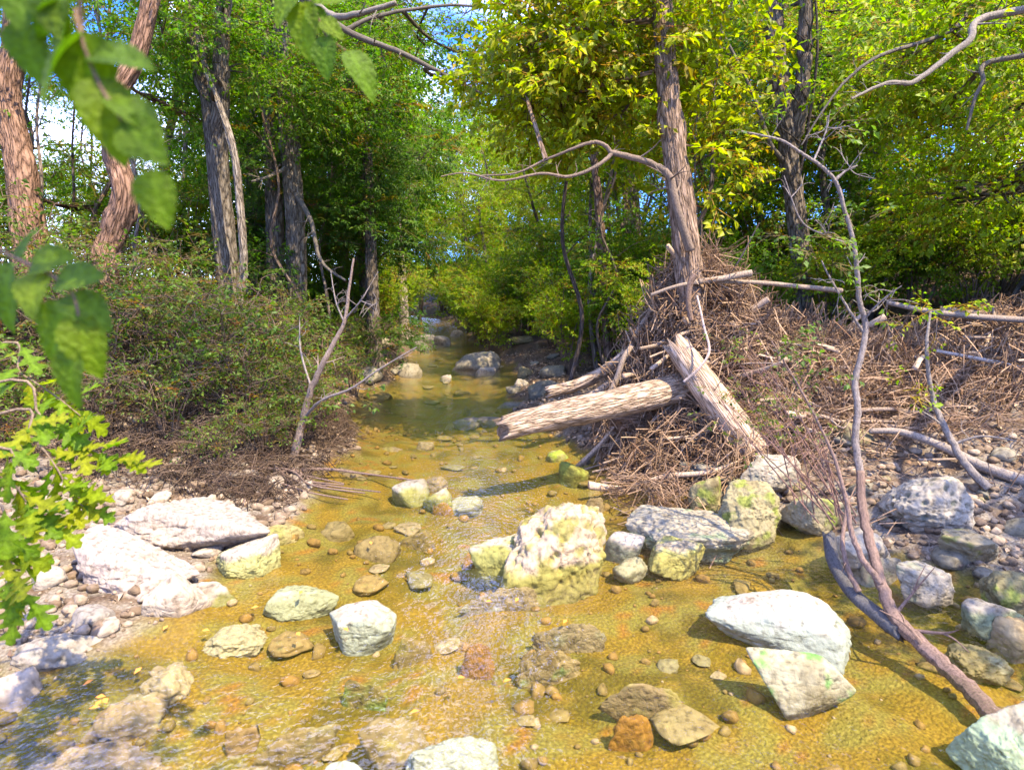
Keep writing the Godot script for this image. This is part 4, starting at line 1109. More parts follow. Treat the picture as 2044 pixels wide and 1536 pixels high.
	rock(Vector3(-0.963, -0.140, -1.887), Vector3(0.050, 0.118, -0.006), "pale peach pebble sunk among grey-green stones", 0.3, {"base": Color(0.60, 0.46, 0.27)}, 2)
	rock(Vector3(0.599, -0.140, -4.210), Vector3(0.092, 0.118, 0.033), "small grey stone just behind the large pitted boulder", 0.0, {"base": Color(0.46, 0.45, 0.34), "algae": OLIVE, "much": 0.3}, 3)


func cobbles() -> void:
	# shared cobble shapes in a few tones
	rng.seed = 404
	var tones := {
		"dry": [Color(0.58, 0.53, 0.47), Color(0.48, 0.43, 0.38), Color(0.64, 0.60, 0.55), Color(0.36, 0.32, 0.28)],
		"wet": [Color(0.42, 0.36, 0.15), Color(0.42, 0.32, 0.11), Color(0.36, 0.29, 0.09), Color(0.48, 0.41, 0.22), Color(0.36, 0.34, 0.16)],
		"shelf": [Color(0.34, 0.33, 0.27), Color(0.48, 0.46, 0.38), Color(0.40, 0.36, 0.22), Color(0.24, 0.25, 0.22)],
	}
	var set_ := {}
	for k in tones:
		set_[k] = []
		for c in tones[k].size():
			for j in 3:
				set_[k].append(rock_mesh(2, Vector3(0.5, 0.34, 0.42), 3000 + set_[k].size() * 17 + hash(k) % 1000, {"base": tones[k][c], "amp": 0.14, "edge": 8.0 + 3.0 * j, "algae": OLIVE, "much": 0.25 if k != "dry" else 0.0}))
	var lay := func(kind: String, label: String, group: String, n: int, x0: float, x1: float, z0: float, z1: float, lo: float, hi: float, smin: float, smax: float, called: String) -> void:
		var made := 0
		var tries := 0
		while made < n and tries < n * 40:
			tries += 1
			var x := rng.randf_range(x0, x1)
			var z := rng.randf_range(z0, z1)
			var d := shore(x, z)
			if d < lo or d > hi:
				continue
			made += 1
			var k := smin + (smax - smin) * pow(rng.randf(), 2.2)
			var o := solid(called, set_[kind][rng.randi() % set_[kind].size()], M.rock, Vector3(x, ground_h(x, z) + k * 0.10, z))
			o.basis = Basis(Vector3.UP, rng.randf() * TAU).rotated(Vector3(rng.randfn(), 0, rng.randfn()).normalized(), rng.randf() * 0.5).scaled(Vector3(k, k * rng.randf_range(0.6, 1.1) * (0.45 if kind == "wet" else 1.0), k))
			tag(o, label, "stone", group)
	lay.call("wet", "algae-stained cobble lying under the clear creek water", "cobbles on the creek bed", 55, -2.2, 3.0, -6.0, -1.4, -9.0, -0.15, 0.07, 0.22, "cobble")
	lay.call("wet", "stained cobble in the water of the upper pool and riffle", "cobbles in the upper creek", 22, -3.2, 1.5, -16.0, -6.0, -9.0, -0.05, 0.12, 0.36, "cobble")
	lay.call("dry", "pale dry cobble on the gravel bar beside the domed boulder", "cobbles on the gravel bar", 100, -4.4, -1.2, -5.4, -1.4, -0.02, 2.6, 0.05, 0.17, "cobble")
	lay.call("shelf", "weathered cobble on the rocky shelf below the debris heap", "cobbles on the rocky shelf", 70, 0.4, 4.6, -5.4, -1.6, -0.25, 1.9, 0.07, 0.30, "cobble")
	lay.call("shelf", "grey stone on the bank at the head of the pool", "stones at the head of the pool", 26, -3.4, 2.2, -16.0, -7.0, -0.1, 1.0, 0.15, 0.55, "cobble")
	# gravel too small to count
	var mm := MultiMesh.new()
	mm.transform_format = MultiMesh.TRANSFORM_3D
	mm.use_colors = true
	mm.mesh = rock_mesh(1, Vector3(0.5, 0.32, 0.4), 71, {"base": Color(0.9, 0.86, 0.8), "amp": 0.15, "edge": 14.0, "stain": Color(0.7, 0.62, 0.55)})
	var pts := []
	while pts.size() < 15000:
		var x := rng.randf_range(-4.6, 4.8)
		var z := -1.3 - 6.2 * pow(rng.randf(), 1.3)
		var d := shore(x, z)
		if d > 2.6:
			continue
		if d < 0.0 and rng.randf() < 0.9:
			continue
		pts.append([x, z, d])
	mm.instance_count = pts.size()
	for k in pts.size():
		var x: float = pts[k][0]
		var z: float = pts[k][1]
		var q := 0.012 + 0.075 * pow(rng.randf(), 3.2)
		mm.set_instance_transform(k, Transform3D(Basis(Vector3.UP, rng.randf() * TAU).rotated(Vector3.RIGHT, rng.randfn() * 0.4).scaled(Vector3.ONE * q), Vector3(x, ground_h(x, z) + q * 0.12, z)))
		var c := Color(0.60, 0.53, 0.46).lerp(Color(0.28, 0.21, 0.15), rng.randf())
		if pts[k][2] < 0.0:
			c = Color(0.46, 0.29, 0.06).lerp(Color(0.34, 0.28, 0.09), rng.randf())
			if rng.randf() < 0.12:
				c = Color(0.62, 0.52, 0.30)
		mm.set_instance_color(k, c)
	var o := MultiMeshInstance3D.new()
	o.name = "gravel"
	o.multimesh = mm
	o.material_override = M.rock
	add_child(o)
	tag(o, "fine pale gravel strewn over the creek bed and bars", "gravel")
	o.set_meta("kind", "stuff")


# ------------------------------------------------------------------ driftwood

func log_thing(called: String, label: String, pts: Array, r0: float, r1: float, col: Color, category := "log", ridges := 0.14, group := "", sides := 20) -> Node3D:
	var base: Vector3 = pts[0]
	var p := []
	for q in pts:
		p.append(q - base)
	var o := solid(called, one_tube(p, 9, r0, r1, sides, col, ridges), M.bark if ridges > 0.11 and r0 > 0.05 else M.twig, base)
	return tag(o, label, category, group)


func driftwood() -> void:
	var drift := Color(0.44, 0.335, 0.24)
	var pale := Color(0.52, 0.39, 0.28)
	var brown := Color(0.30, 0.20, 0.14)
	# the main log that reaches out over the water
	log_thing("fallen_log", "thick bark-covered log jutting from the debris heap over the water", [Vector3(-0.058, 0.481, -4.270), Vector3(0.254, 0.534, -4.400), Vector3(0.685, 0.591, -4.550), Vector3(1.113, 0.641, -4.750), Vector3(1.653, 0.744, -4.950), Vector3(2.041, 0.786, -5.100)], 0.085, 0.135, drift)
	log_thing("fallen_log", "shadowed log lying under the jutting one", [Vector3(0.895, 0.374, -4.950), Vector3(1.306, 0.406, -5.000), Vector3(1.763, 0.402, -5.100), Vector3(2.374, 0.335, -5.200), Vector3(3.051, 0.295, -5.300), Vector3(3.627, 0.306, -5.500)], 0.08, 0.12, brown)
	var split := Shape.new()
	var sp := curve([Vector3(1.304, 1.034, -4.750), Vector3(1.476, 0.770, -4.650), Vector3(1.651, 0.513, -4.550), Vector3(1.835, 0.228, -4.500)], 10)
	tube(split, sp, 0.095, 0.14, 18, pale, 0.16)
	var base := sp[0]
	for k in split.v.size():
		var v := split.v[k] - base
		split.v[k] = v
	tag(solid("split_log", split.done(), M.wood, base), "straw-coloured split log propped slantwise on the debris heap", "log")
	log_thing("fallen_branch", "forking bleached branch sloping down from the debris heap to the pool's edge", [Vector3(0.358, 0.516, -5.600), Vector3(0.603, 0.583, -5.600), Vector3(0.896, 0.746, -5.550), Vector3(1.099, 0.938, -5.500), Vector3(1.243, 1.128, -5.400), Vector3(1.472, 1.374, -5.300)], 0.055, 0.05, drift, "branch")
	log_thing("fallen_branch", "short leaning branch crossing below the bleached forking one", [Vector3(0.761, 0.452, -5.200), Vector3(0.888, 0.640, -5.200), Vector3(0.968, 0.882, -5.200), Vector3(1.048, 0.985, -5.250)], 0.028, 0.022, drift, "branch", 0.1, "", 12)
	log_thing("fallen_branch", "grey branch stub beside the short leaning branch", [Vector3(0.664, 0.449, -5.500), Vector3(0.960, 0.646, -5.500), Vector3(1.219, 0.852, -5.450)], 0.04, 0.035, drift, "branch", 0.1, "", 12)
	log_thing("fallen_log", "long reddish-brown log half buried along the debris bank", [Vector3(3.123, 0.722, -5.300), Vector3(3.609, 0.737, -5.200), Vector3(4.007, 0.777, -5.100), Vector3(4.594, 0.821, -5.000)], 0.075, 0.10, Color(0.42, 0.25, 0.15))
	log_thing("fallen_log", "rotten brown log beneath the long reddish-brown one", [Vector3(2.833, 0.525, -5.100), Vector3(3.280, 0.587, -5.000), Vector3(3.705, 0.647, -4.900), Vector3(4.362, 0.624, -4.800)], 0.08, 0.10, Color(0.27, 0.18, 0.11))
	log_thing("fallen_branch", "thin whitish pole lying on the debris bank above the reddish-brown log", [Vector3(3.531, 0.968, -5.000), Vector3(3.795, 0.917, -4.900), Vector3(4.171, 0.836, -4.800)], 0.014, 0.018, Color(0.56, 0.48, 0.40), "branch", 0.05, "", 8)
	log_thing("fallen_branch", "grey branch lying along the top of the debris bank", [Vector3(3.444, 1.353, -5.600), Vector3(3.753, 1.279, -5.500), Vector3(4.136, 1.230, -5.400), Vector3(4.633, 1.200, -5.300)], 0.022, 0.03, Color(0.40, 0.32, 0.25), "branch", 0.1, "", 10)
	log_thing("fallen_branch", "branch stub crossing the top of the debris heap behind the trunk", [Vector3(1.525, 1.535, -5.000), Vector3(1.708, 1.559, -5.000), Vector3(1.861, 1.591, -5.000), Vector3(1.950, 1.603, -5.000)], 0.022, 0.03, drift, "branch", 0.1, "", 10)
	log_thing("fallen_branch", "long level branch over the heap's top reaching past the trunk", [Vector3(1.152, 1.429, -5.050), Vector3(1.464, 1.523, -5.000), Vector3(1.994, 1.531, -5.100), Vector3(2.461, 1.494, -5.200), Vector3(2.858, 1.460, -5.300)], 0.014, 0.022, drift, "branch", 0.1, "", 10)
	log_thing("fallen_branch", "stout broken branch pointing up out of the heap", [Vector3(1.882, 1.206, -5.200), Vector3(2.028, 1.302, -5.150), Vector3(2.149, 1.395, -5.100)], 0.03, 0.026, pale, "branch", 0.1, "", 10)
	log_thing("fallen_branch", "upright stick standing in front of the leaning trunk", [Vector3(1.435, 1.226, -4.850), Vector3(1.403, 1.384, -4.850), Vector3(1.412, 1.522, -4.850), Vector3(1.449, 1.588, -4.850)], 0.02, 0.026, brown, "branch", 0.1, "", 10)
	log_thing("fallen_branch", "curved white stick hanging over the split log", [Vector3(1.282, 0.794, -4.450), Vector3(1.380, 0.900, -4.420), Vector3(1.460, 1.027, -4.450), Vector3(1.458, 1.202, -4.600), Vector3(1.442, 1.425, -4.750)], 0.012, 0.007, Color(0.58, 0.46, 0.38), "branch", 0.05, "", 8)
	log_thing("fallen_branch", "bare branch on the gravel shelf pointing at the water from under the bank", [Vector3(2.670, 0.430, -4.400), Vector3(2.848, 0.447, -4.300), Vector3(3.007, 0.395, -4.100), Vector3(3.144, 0.311, -3.900), Vector3(3.317, 0.256, -3.700)], 0.02, 0.04, Color(0.44, 0.36, 0.28), "branch", 0.1, "", 10)
	log_thing("sunken_log", "dark waterlogged log curving round the foot of the bent sapling", [Vector3(1.637, 0.226, -2.950), Vector3(1.615, 0.136, -2.850), Vector3(1.618, 0.065, -2.680), Vector3(1.664, 0.024, -2.550), Vector3(1.696, 0.012, -2.420)], 0.03, 0.034, Color(0.15, 0.14, 0.13), "log", 0.12, "", 14)
	log_thing("fallen_branch", "dark driftwood root on the gravel under the brushy bank", [Vector3(-2.404, 0.043, -4.300), Vector3(-2.308, 0.155, -4.350), Vector3(-2.234, 0.217, -4.400)], 0.05, 0.035, Color(0.17, 0.12, 0.10), "branch", 0.14, "", 12)
	log_thing("fallen_branch", "broken log piece lying on the litter of the brushy bank", [Vector3(-2.983, 0.167, -4.900), Vector3(-2.817, 0.150, -4.900), Vector3(-2.616, 0.142, -4.850)], 0.035, 0.03, Color(0.34, 0.23, 0.17), "branch", 0.14, "", 12)
	log_thing("fallen_log", "dark rotten log lying under the brush along the bank", [Vector3(-3.989, 0.357, -5.600), Vector3(-3.455, 0.354, -5.500), Vector3(-2.992, 0.316, -5.500), Vector3(-2.530, 0.268, -5.500)], 0.06, 0.045, Color(0.16, 0.11, 0.085))
	for k in 7:
		rng.seed = 800 + k
		var a := Vector3(rng.randf_range(-2.6, -1.7), 0.0, rng.randf_range(-4.9, -3.9))
		var yaw := rng.randf_range(-0.7, 0.5)
		var b := a + Vector3(cos(yaw), 0, sin(yaw)) * rng.randf_range(0.5, 1.1)
		var c := a.lerp(b, 0.5) + Vector3(rng.randfn() * 0.08, 0, rng.randfn() * 0.08)
		a.y = ground_h(a.x, a.z) + 0.01
		b.y = maxf(ground_h(b.x, b.z), -0.02) + 0.02
		c.y = maxf(ground_h(c.x, c.z), -0.02) + 0.035
		log_thing("fallen_branch", "weathered root lying along the waterline below the brushy bank", [a, a.lerp(c, 0.5) + Vector3(0, 0.02, rng.randfn() * 0.03), c, b], rng.randf_range(0.008, 0.022), 0.005, Color(0.26, 0.18, 0.14), "branch", 0.05, "roots along the waterline", 8)

	# the heap: every larger stick is a thing
	rng.seed = 55
	var forms := []
	for k in 10:
		var l := 1.0
		var p := [Vector3(-0.5, 0, 0)]
		for j in 3:
			p.append(Vector3(-0.5 + (j + 1) * 0.25, rng.randfn() * 0.03, rng.randfn() * 0.03))
		p.append(Vector3(0.5, rng.randfn() * 0.03, 0))
		var s := Shape.new()
		var path := curve(p, 3)
		var tone := rng.randf_range(0.75, 1.15)
		var col := Color(0.58 * tone, 0.43 * tone, 0.30 * tone)
		tube(s, path, 0.020, 0.008, 7, col)
		for j in rng.randi() % 3:
			var from := path[2 + rng.randi() % (path.size() - 4)]
			tube(s, curve([from, from + Vector3(0.1, rng.randfn() * 0.05, rng.randfn() * 0.05), from + Vector3(0.22, rng.randfn() * 0.09, rng.randfn() * 0.09)], 3), 0.009, 0.003, 5, col)
		forms.append(s.done())
	for k in 295:
		var x := 0.95 + 4.4 * pow(rng.randf(), 1.25)
		var z := table([0.6, 1.7, 3.0, 6.5], [-5.3, -5.1, -5.3, -5.4], x) + rng.randfn() * 0.38
		var top := maxf(pile_top(x, z), ground_h(x, z))
		var slope := (pile_top(x + 0.2, z) - pile_top(x - 0.2, z)) / 0.4
		var dir := Vector3(1, clampf(slope, -1.4, 1.4), rng.randfn() * 0.45).normalized()
		if rng.randf() < 0.2:
			dir = Vector3(rng.randfn(), rng.randfn() * 0.5, rng.randfn()).normalized()
		var o := solid("driftwood_stick", forms[k % 10], M.twig, Vector3(x, top + rng.randf_range(-0.12, 0.10), z))
		var side := dir.cross(Vector3.UP).normalized()
		var len_ := rng.randf_range(0.35, 1.25)
		var fat := 0.4 + 1.3 * pow(rng.randf(), 2.0)
		o.basis = Basis(dir, side.cross(dir).normalized(), side) * Basis(Vector3.RIGHT, rng.randf() * TAU) * Basis.from_scale(Vector3(len_, fat, fat))
		tag(o, "bleached driftwood stick tangled into the flood debris heap", "stick", "sticks of the debris heap")
	# fine twigs and straw in it, past counting
	var twig := Shape.new()
	for j in 5:
		var f := Vector3(rng.randfn() * 0.02, rng.randfn() * 0.02, rng.randfn() * 0.02)
		tube(twig, curve([f + Vector3(-0.5, rng.randfn() * 0.05, rng.randfn() * 0.05), f + Vector3(-0.15, rng.randfn() * 0.09, rng.randfn() * 0.09), f + Vector3(0.2, rng.randfn() * 0.09, rng.randfn() * 0.09), f + Vector3(0.5, rng.randfn() * 0.15, rng.randfn() * 0.15)], 3), 0.0075, 0.003, 3, Color(1, 0.95, 0.9))
	var mm := MultiMesh.new()
	mm.transform_format = MultiMesh.TRANSFORM_3D
	mm.use_colors = true
	mm.mesh = twig.done()
	mm.instance_count = 11000
	for k in mm.instance_count:
		var x := 0.95 + 5.2 * pow(rng.randf(), 1.15)
		if k >= 9000:   # flood trash caught on the opposite bank
			x = rng.randf_range(-5.2, -1.6)
			var zz := rng.randf_range(-6.8, -3.9)
			if shore(x, zz) < 0.05:
				x -= 0.8
			var yaw := rng.randf() * TAU
			mm.set_instance_transform(k, Transform3D(Basis(Vector3.UP, yaw) * Basis(Vector3.BACK, rng.randfn() * 0.25) * Basis.from_scale(Vector3(rng.randf_range(0.15, 0.5), 0.5, 0.5)), Vector3(x, ground_h(x, zz) + 0.03, zz)))
			mm.set_instance_color(k, Color(0.36, 0.26, 0.18).lerp(Color(0.14, 0.09, 0.06), rng.randf()))
			continue
		var z := table([0.6, 1.7, 3.0, 6.5], [-5.35, -5.15, -5.35, -5.4], x) + rng.randfn() * 0.48
		var top := maxf(pile_top(x, z), ground_h(x, z))
		var slope := (pile_top(x + 0.2, z) - pile_top(x - 0.2, z)) / 0.4
		var dir := Vector3(1, clampf(slope, -1.4, 1.4) + rng.randfn() * 0.25, rng.randfn() * 0.7).normalized()
		if rng.randf() < 0.2:
			dir = Vector3(rng.randfn() * 0.5, -1.0, rng.randfn() * 0.5).normalized()
		var side := dir.cross(Vector3(0.1, 1, 0.1)).normalized()
		var len_ := rng.randf_range(0.2, 0.8)
		mm.set_instance_transform(k, Transform3D(Basis(dir, side.cross(dir).normalized(), side) * Basis(Vector3.RIGHT, rng.randf() * TAU) * Basis.from_scale(Vector3(len_, 0.6, 0.6)), Vector3(x, top + rng.randf_range(-0.25, 0.06), z)))
		mm.set_instance_color(k, Color(0.66, 0.47, 0.31).lerp(Color(0.28, 0.16, 0.09), rng.randf()))
	var o := MultiMeshInstance3D.new()
	o.name = "twig_debris"
	o.multimesh = mm
	o.material_override = M.twig
	add_child(o)
	tag(o, "matted fine twigs and straw filling the debris heap and strewn on banks", "debris")
	o.set_meta("kind", "stuff")


# ------------------------------------------------------------------ saplings

func sapling(called: String, label: String, stems: Array, blobs: Array, count: int, kind: String, size: float, c0: Color, c1: Color, seed_: int) -> void:
	var base: Vector3 = stems[0][0][0]
	var t := thing(called, label, "sapling", "", base)
	for k in stems.size():
		var p := []
		for q in stems[k][0]:
			p.append(q - base)
		part(t, "trunk" if k == 0 else "branch", twiggy(p, 8, stems[k][1], stems[k][2], 10, stems[k][3], 0.06, seed_ * 17 + k, 3 if k == 0 else 6), M.twig)
	if blobs:
		var bl := []
		for b in blobs:
			bl.append([b[0] - base, b[1]])
		crown(t, "foliage", bl, count, kind, size, c0, c1, seed_)


func saplings() -> void:
	var rosy := Color(0.30, 0.205, 0.16)
	var ashy := Color(0.34, 0.285, 0.245)
	sapling("sapling", "bent sapling leaning up from the stream beside the rocky shelf", [
		[[Vector3(1.786, -0.078, -1.950), Vector3(1.762, -0.031, -2.120), Vector3(1.724, 0.011, -2.300), Vector3(1.696, 0.052, -2.460), Vector3(1.698, 0.143, -2.580), Vector3(1.699, 0.267, -2.680), Vector3(1.694, 0.427, -2.780), Vector3(1.713, 0.603, -2.860)], 0.036, 0.019, Color(0.29, 0.195, 0.145)],
		[[Vector3(1.714, 0.590, -2.860), Vector3(1.698, 0.744, -2.900), Vector3(1.706, 0.892, -2.920), Vector3(1.705, 1.035, -2.960), Vector3(1.737, 1.183, -2.980), Vector3(1.752, 1.305, -3.000), Vector3(1.711, 1.428, -3.000), Vector3(1.690, 1.550, -3.000), Vector3(1.662, 1.693, -3.000), Vector3(1.605, 1.846, -3.000), Vector3(1.549, 1.985, -3.000), Vector3(1.471, 2.061, -3.000), Vector3(1.371, 2.122, -3.000), Vector3(1.284, 2.174, -3.000), Vector3(1.200, 2.196, -3.000), Vector3(1.081, 2.219, -3.000)], 0.018, 0.004, ashy],
		[[Vector3(1.692, 0.155, -2.580), Vector3(1.626, 0.246, -2.620), Vector3(1.590, 0.367, -2.680), Vector3(1.577, 0.500, -2.720), Vector3(1.529, 0.721, -2.800), Vector3(1.387, 1.004, -2.850), Vector3(1.248, 1.240, -2.900)], 0.016, 0.003, rosy],
		[[Vector3(1.543, 1.997, -3.000), Vector3(1.592, 2.042, -3.000), Vector3(1.642, 2.065, -3.000)], 0.007, 0.003, ashy],
		[[Vector3(1.748, 1.268, -3.000), Vector3(1.649, 1.404, -3.000), Vector3(1.550, 1.550, -3.000), Vector3(1.508, 1.622, -3.000)], 0.007, 0.003, ashy],
		[[Vector3(1.735, 1.330, -3.000), Vector3(1.789, 1.430, -2.950), Vector3(1.847, 1.501, -2.900)], 0.006, 0.002, ashy],
		[[Vector3(1.433, 2.088, -3.000), Vector3(1.506, 2.235, -3.050), Vector3(1.512, 2.303, -3.050)], 0.005, 0.002, ashy],
		[[Vector3(1.660, 1.693, -3.000), Vector3(1.522, 1.741, -3.000), Vector3(1.395, 1.811, -3.000), Vector3(1.296, 2.019, -3.000)], 0.005, 0.002, ashy],
	], [[Vector3(1.128, 2.219, -3.000), 0.07], [Vector3(1.504, 2.258, -3.050), 0.08], [Vector3(1.401, 1.741, -3.000), 0.12], [Vector3(1.508, 1.622, -3.000), 0.10], [Vector3(1.262, 1.216, -2.900), 0.08], [Vector3(1.497, 1.143, -2.900), 0.12], [Vector3(1.643, 1.741, -3.000), 0.09], [Vector3(1.789, 1.430, -2.950), 0.06]], 46, "few", 0.62, Color(0.12, 0.2, 0.04), Color(0.24, 0.30, 0.07), 31)
	sapling("sapling", "short dead stem curving up from the bent sapling's foot", [[[Vector3(1.617, 0.097, -2.620), Vector3(1.585, 0.177, -2.660), Vector3(1.576, 0.300, -2.720), Vector3(1.626, 0.445, -2.800), Vector3(1.599, 0.555, -2.850)], 0.014, 0.006, rosy]], [], 0, "few", 1.0, GREEN0, GREEN1, 32)
	# twigs fanning out beside it
	rng.seed = 66
	for k in 16:
		var a := Vector3(1.707, 0.433, -2.900) + Vector3(rng.randf_range(-0.15, 0.1), -0.12, rng.randf_range(-0.3, 0.1))
		var b := a + Vector3(-rng.randf_range(0.05, 0.75), rng.randf_range(0.5, 0.95), rng.randf_range(-0.25, 0.15))
		sapling("switch_shoot", "thin reddish shoot fanning up beside the bent sapling", [[[a, a.lerp(b, 0.5) + Vector3(0.04 * rng.randfn(), 0.03, 0.03 * rng.randfn()), b], 0.004, 0.0015, Color(0.34, 0.20, 0.15)]], [[a.lerp(b, 0.75), 0.09], [b, 0.06]], 4, "few", 0.45, Color(0.16, 0.2, 0.05), Color(0.3, 0.28, 0.08), 700 + k)
		get_child(-1).set_meta("group", "shoots beside the bent sapling")
	sapling("sapling", "sunlit forked sapling at the brushy bank's waterline", [
		[[Vector3(-1.819, -0.028, -4.800), Vector3(-1.764, 0.207, -4.800), Vector3(-1.703, 0.417, -4.800), Vector3(-1.608, 0.674, -4.750), Vector3(-1.481, 0.901, -4.700), Vector3(-1.382, 1.078, -4.700), Vector3(-1.297, 1.234, -4.700), Vector3(-1.256, 1.464, -4.700), Vector3(-1.207, 1.710, -4.700)], 0.036, 0.007, Color(0.36, 0.27, 0.21)],
		[[Vector3(-1.699, 0.425, -4.800), Vector3(-1.483, 0.621, -4.600), Vector3(-1.219, 0.736, -4.500), Vector3(-0.976, 0.896, -4.450), Vector3(-0.696, 1.061, -4.400)], 0.014, 0.004, Color(0.34, 0.28, 0.24)],
		[[Vector3(-1.288, 1.253, -4.700), Vector3(-1.142, 1.390, -4.600), Vector3(-1.081, 1.484, -4.600)], 0.008, 0.003, ashy],
		[[Vector3(-1.298, 1.215, -4.700), Vector3(-1.374, 1.387, -4.750), Vector3(-1.417, 1.618, -4.800)], 0.008, 0.003, ashy],
		[[Vector3(-1.599, 0.694, -4.750), Vector3(-1.722, 0.979, -4.900), Vector3(-1.752, 1.217, -5.000)], 0.010, 0.004, ashy],
		[[Vector3(-1.142, 1.390, -4.600), Vector3(-1.048, 1.362, -4.550), Vector3(-0.988, 1.385, -4.500)], 0.004, 0.002, ashy],
	], [[Vector3(-1.514, 0.642, -4.700), 0.14], [Vector3(-1.748, 1.135, -5.000), 0.2], [Vector3(-1.146, 0.679, -4.500), 0.1]], 26, "few", 0.9, Color(0.10, 0.17, 0.03), Color(0.2, 0.26, 0.05), 33)
	sapling("sapling", "leaning grey sapling in front of the rotten brown log", [
		[[Vector3(3.050, 0.223, -3.700), Vector3(2.966, 0.342, -3.800), Vector3(2.881, 0.552, -3.900), Vector3(2.833, 0.770, -4.000), Vector3(2.758, 1.075, -4.000), Vector3(2.790, 1.337, -4.050)], 0.03, 0.007, Color(0.33, 0.28, 0.23)],
		[[Vector3(2.919, 0.474, -3.870), Vector3(3.038, 0.543, -3.800), Vector3(3.183, 0.536, -3.700)], 0.010, 0.004, Color(0.33, 0.28, 0.23)],
	], [[Vector3(2.763, 1.274, -4.000), 0.2], [Vector3(2.620, 0.804, -4.000), 0.12]], 20, "few", 0.8, GREEN1, YELLOW1, 34)


# ------------------------------------------------------------------ leaves close by

# A leaf along +z from its stalk; sides gives [station, half width, forward shift] down its length.
func big_leaf(length: float, outline: Array, fold: float, curl: float, wave: float, seed_: int, col: Color) -> ArrayMesh:
	var r := RandomNumberGenerator.new()
	r.seed = seed_
	var s := Shape.new()
	var ph := r.randf() * TAU
	for k in outline.size():
		var o: Array = outline[k]
		var z: float = o[0] * length
		var drop: float = -curl * length * o[0] * o[0]
		for j in [-1.0, -0.5, 0.0, 0.5, 1.0]:
			var x: float = o[1] * length * j
			var y: float = drop + absf(x) * fold + wave * length * absf(j) * sin(ph + o[0] * 9.0 + j * 1.7)
			s.v.append(Vector3(x, y, z + o[2] * length * absf(j)))
			s.uv.append(Vector2(0.5 + o[1] * j, o[0]))
			var tone := 1.0 if j != 0.0 else 1.25
			s.c.append(Color(minf(1.0, col.r * tone), minf(1.0, col.g * tone), minf(1.0, col.b * tone)))
	for k in outline.size() - 1:
		for j in 4:
			var a := k * 5 + j
			s.i.append_array([a, a + 1, a + 5, a + 1, a + 6, a + 5])
	s.smooth_normals()
	return s.done()


func hang_leaf(parent: Node3D, mesh: Mesh, at: Vector3, dir: Vector3, up: Vector3, k: float) -> void:
	var o := part(parent, "leaf", mesh, M.big_leaf)
	var z := dir.normalized()
	var x := up.cross(z).normalized()
	o.transform = Transform3D(Basis(x, z.cross(x), z).scaled(Vector3.ONE * k), at)


func toothed() -> Array:
	var out := []
	for k in 17:
		var t := k / 16.0
		var w := 0.36 * pow(sin(PI * pow(t, 0.72)), 0.8) if k < 16 else 0.0
		out.append([t, w * (1.0 if k % 2 == 0 else 0.88), 0.02 if k % 2 else 0.035])
	out[0][1] = 0.02
	return out


func lobed() -> Array:
	return [[0.0, 0.012, 0.0], [0.10, 0.03, 0.0], [0.18, 0.10, 0.04], [0.24, 0.20, 0.08], [0.29, 0.17, 0.06], [0.34, 0.07, 0.02], [0.42, 0.10, 0.03], [0.50, 0.29, 0.10], [0.56, 0.30, 0.11], [0.61, 0.10, 0.03], [0.68, 0.11, 0.03], [0.76, 0.26, 0.09], [0.82, 0.22, 0.07], [0.86, 0.10, 0.02], [0.93, 0.10, 0.03], [1.0, 0.015, 0.0]]


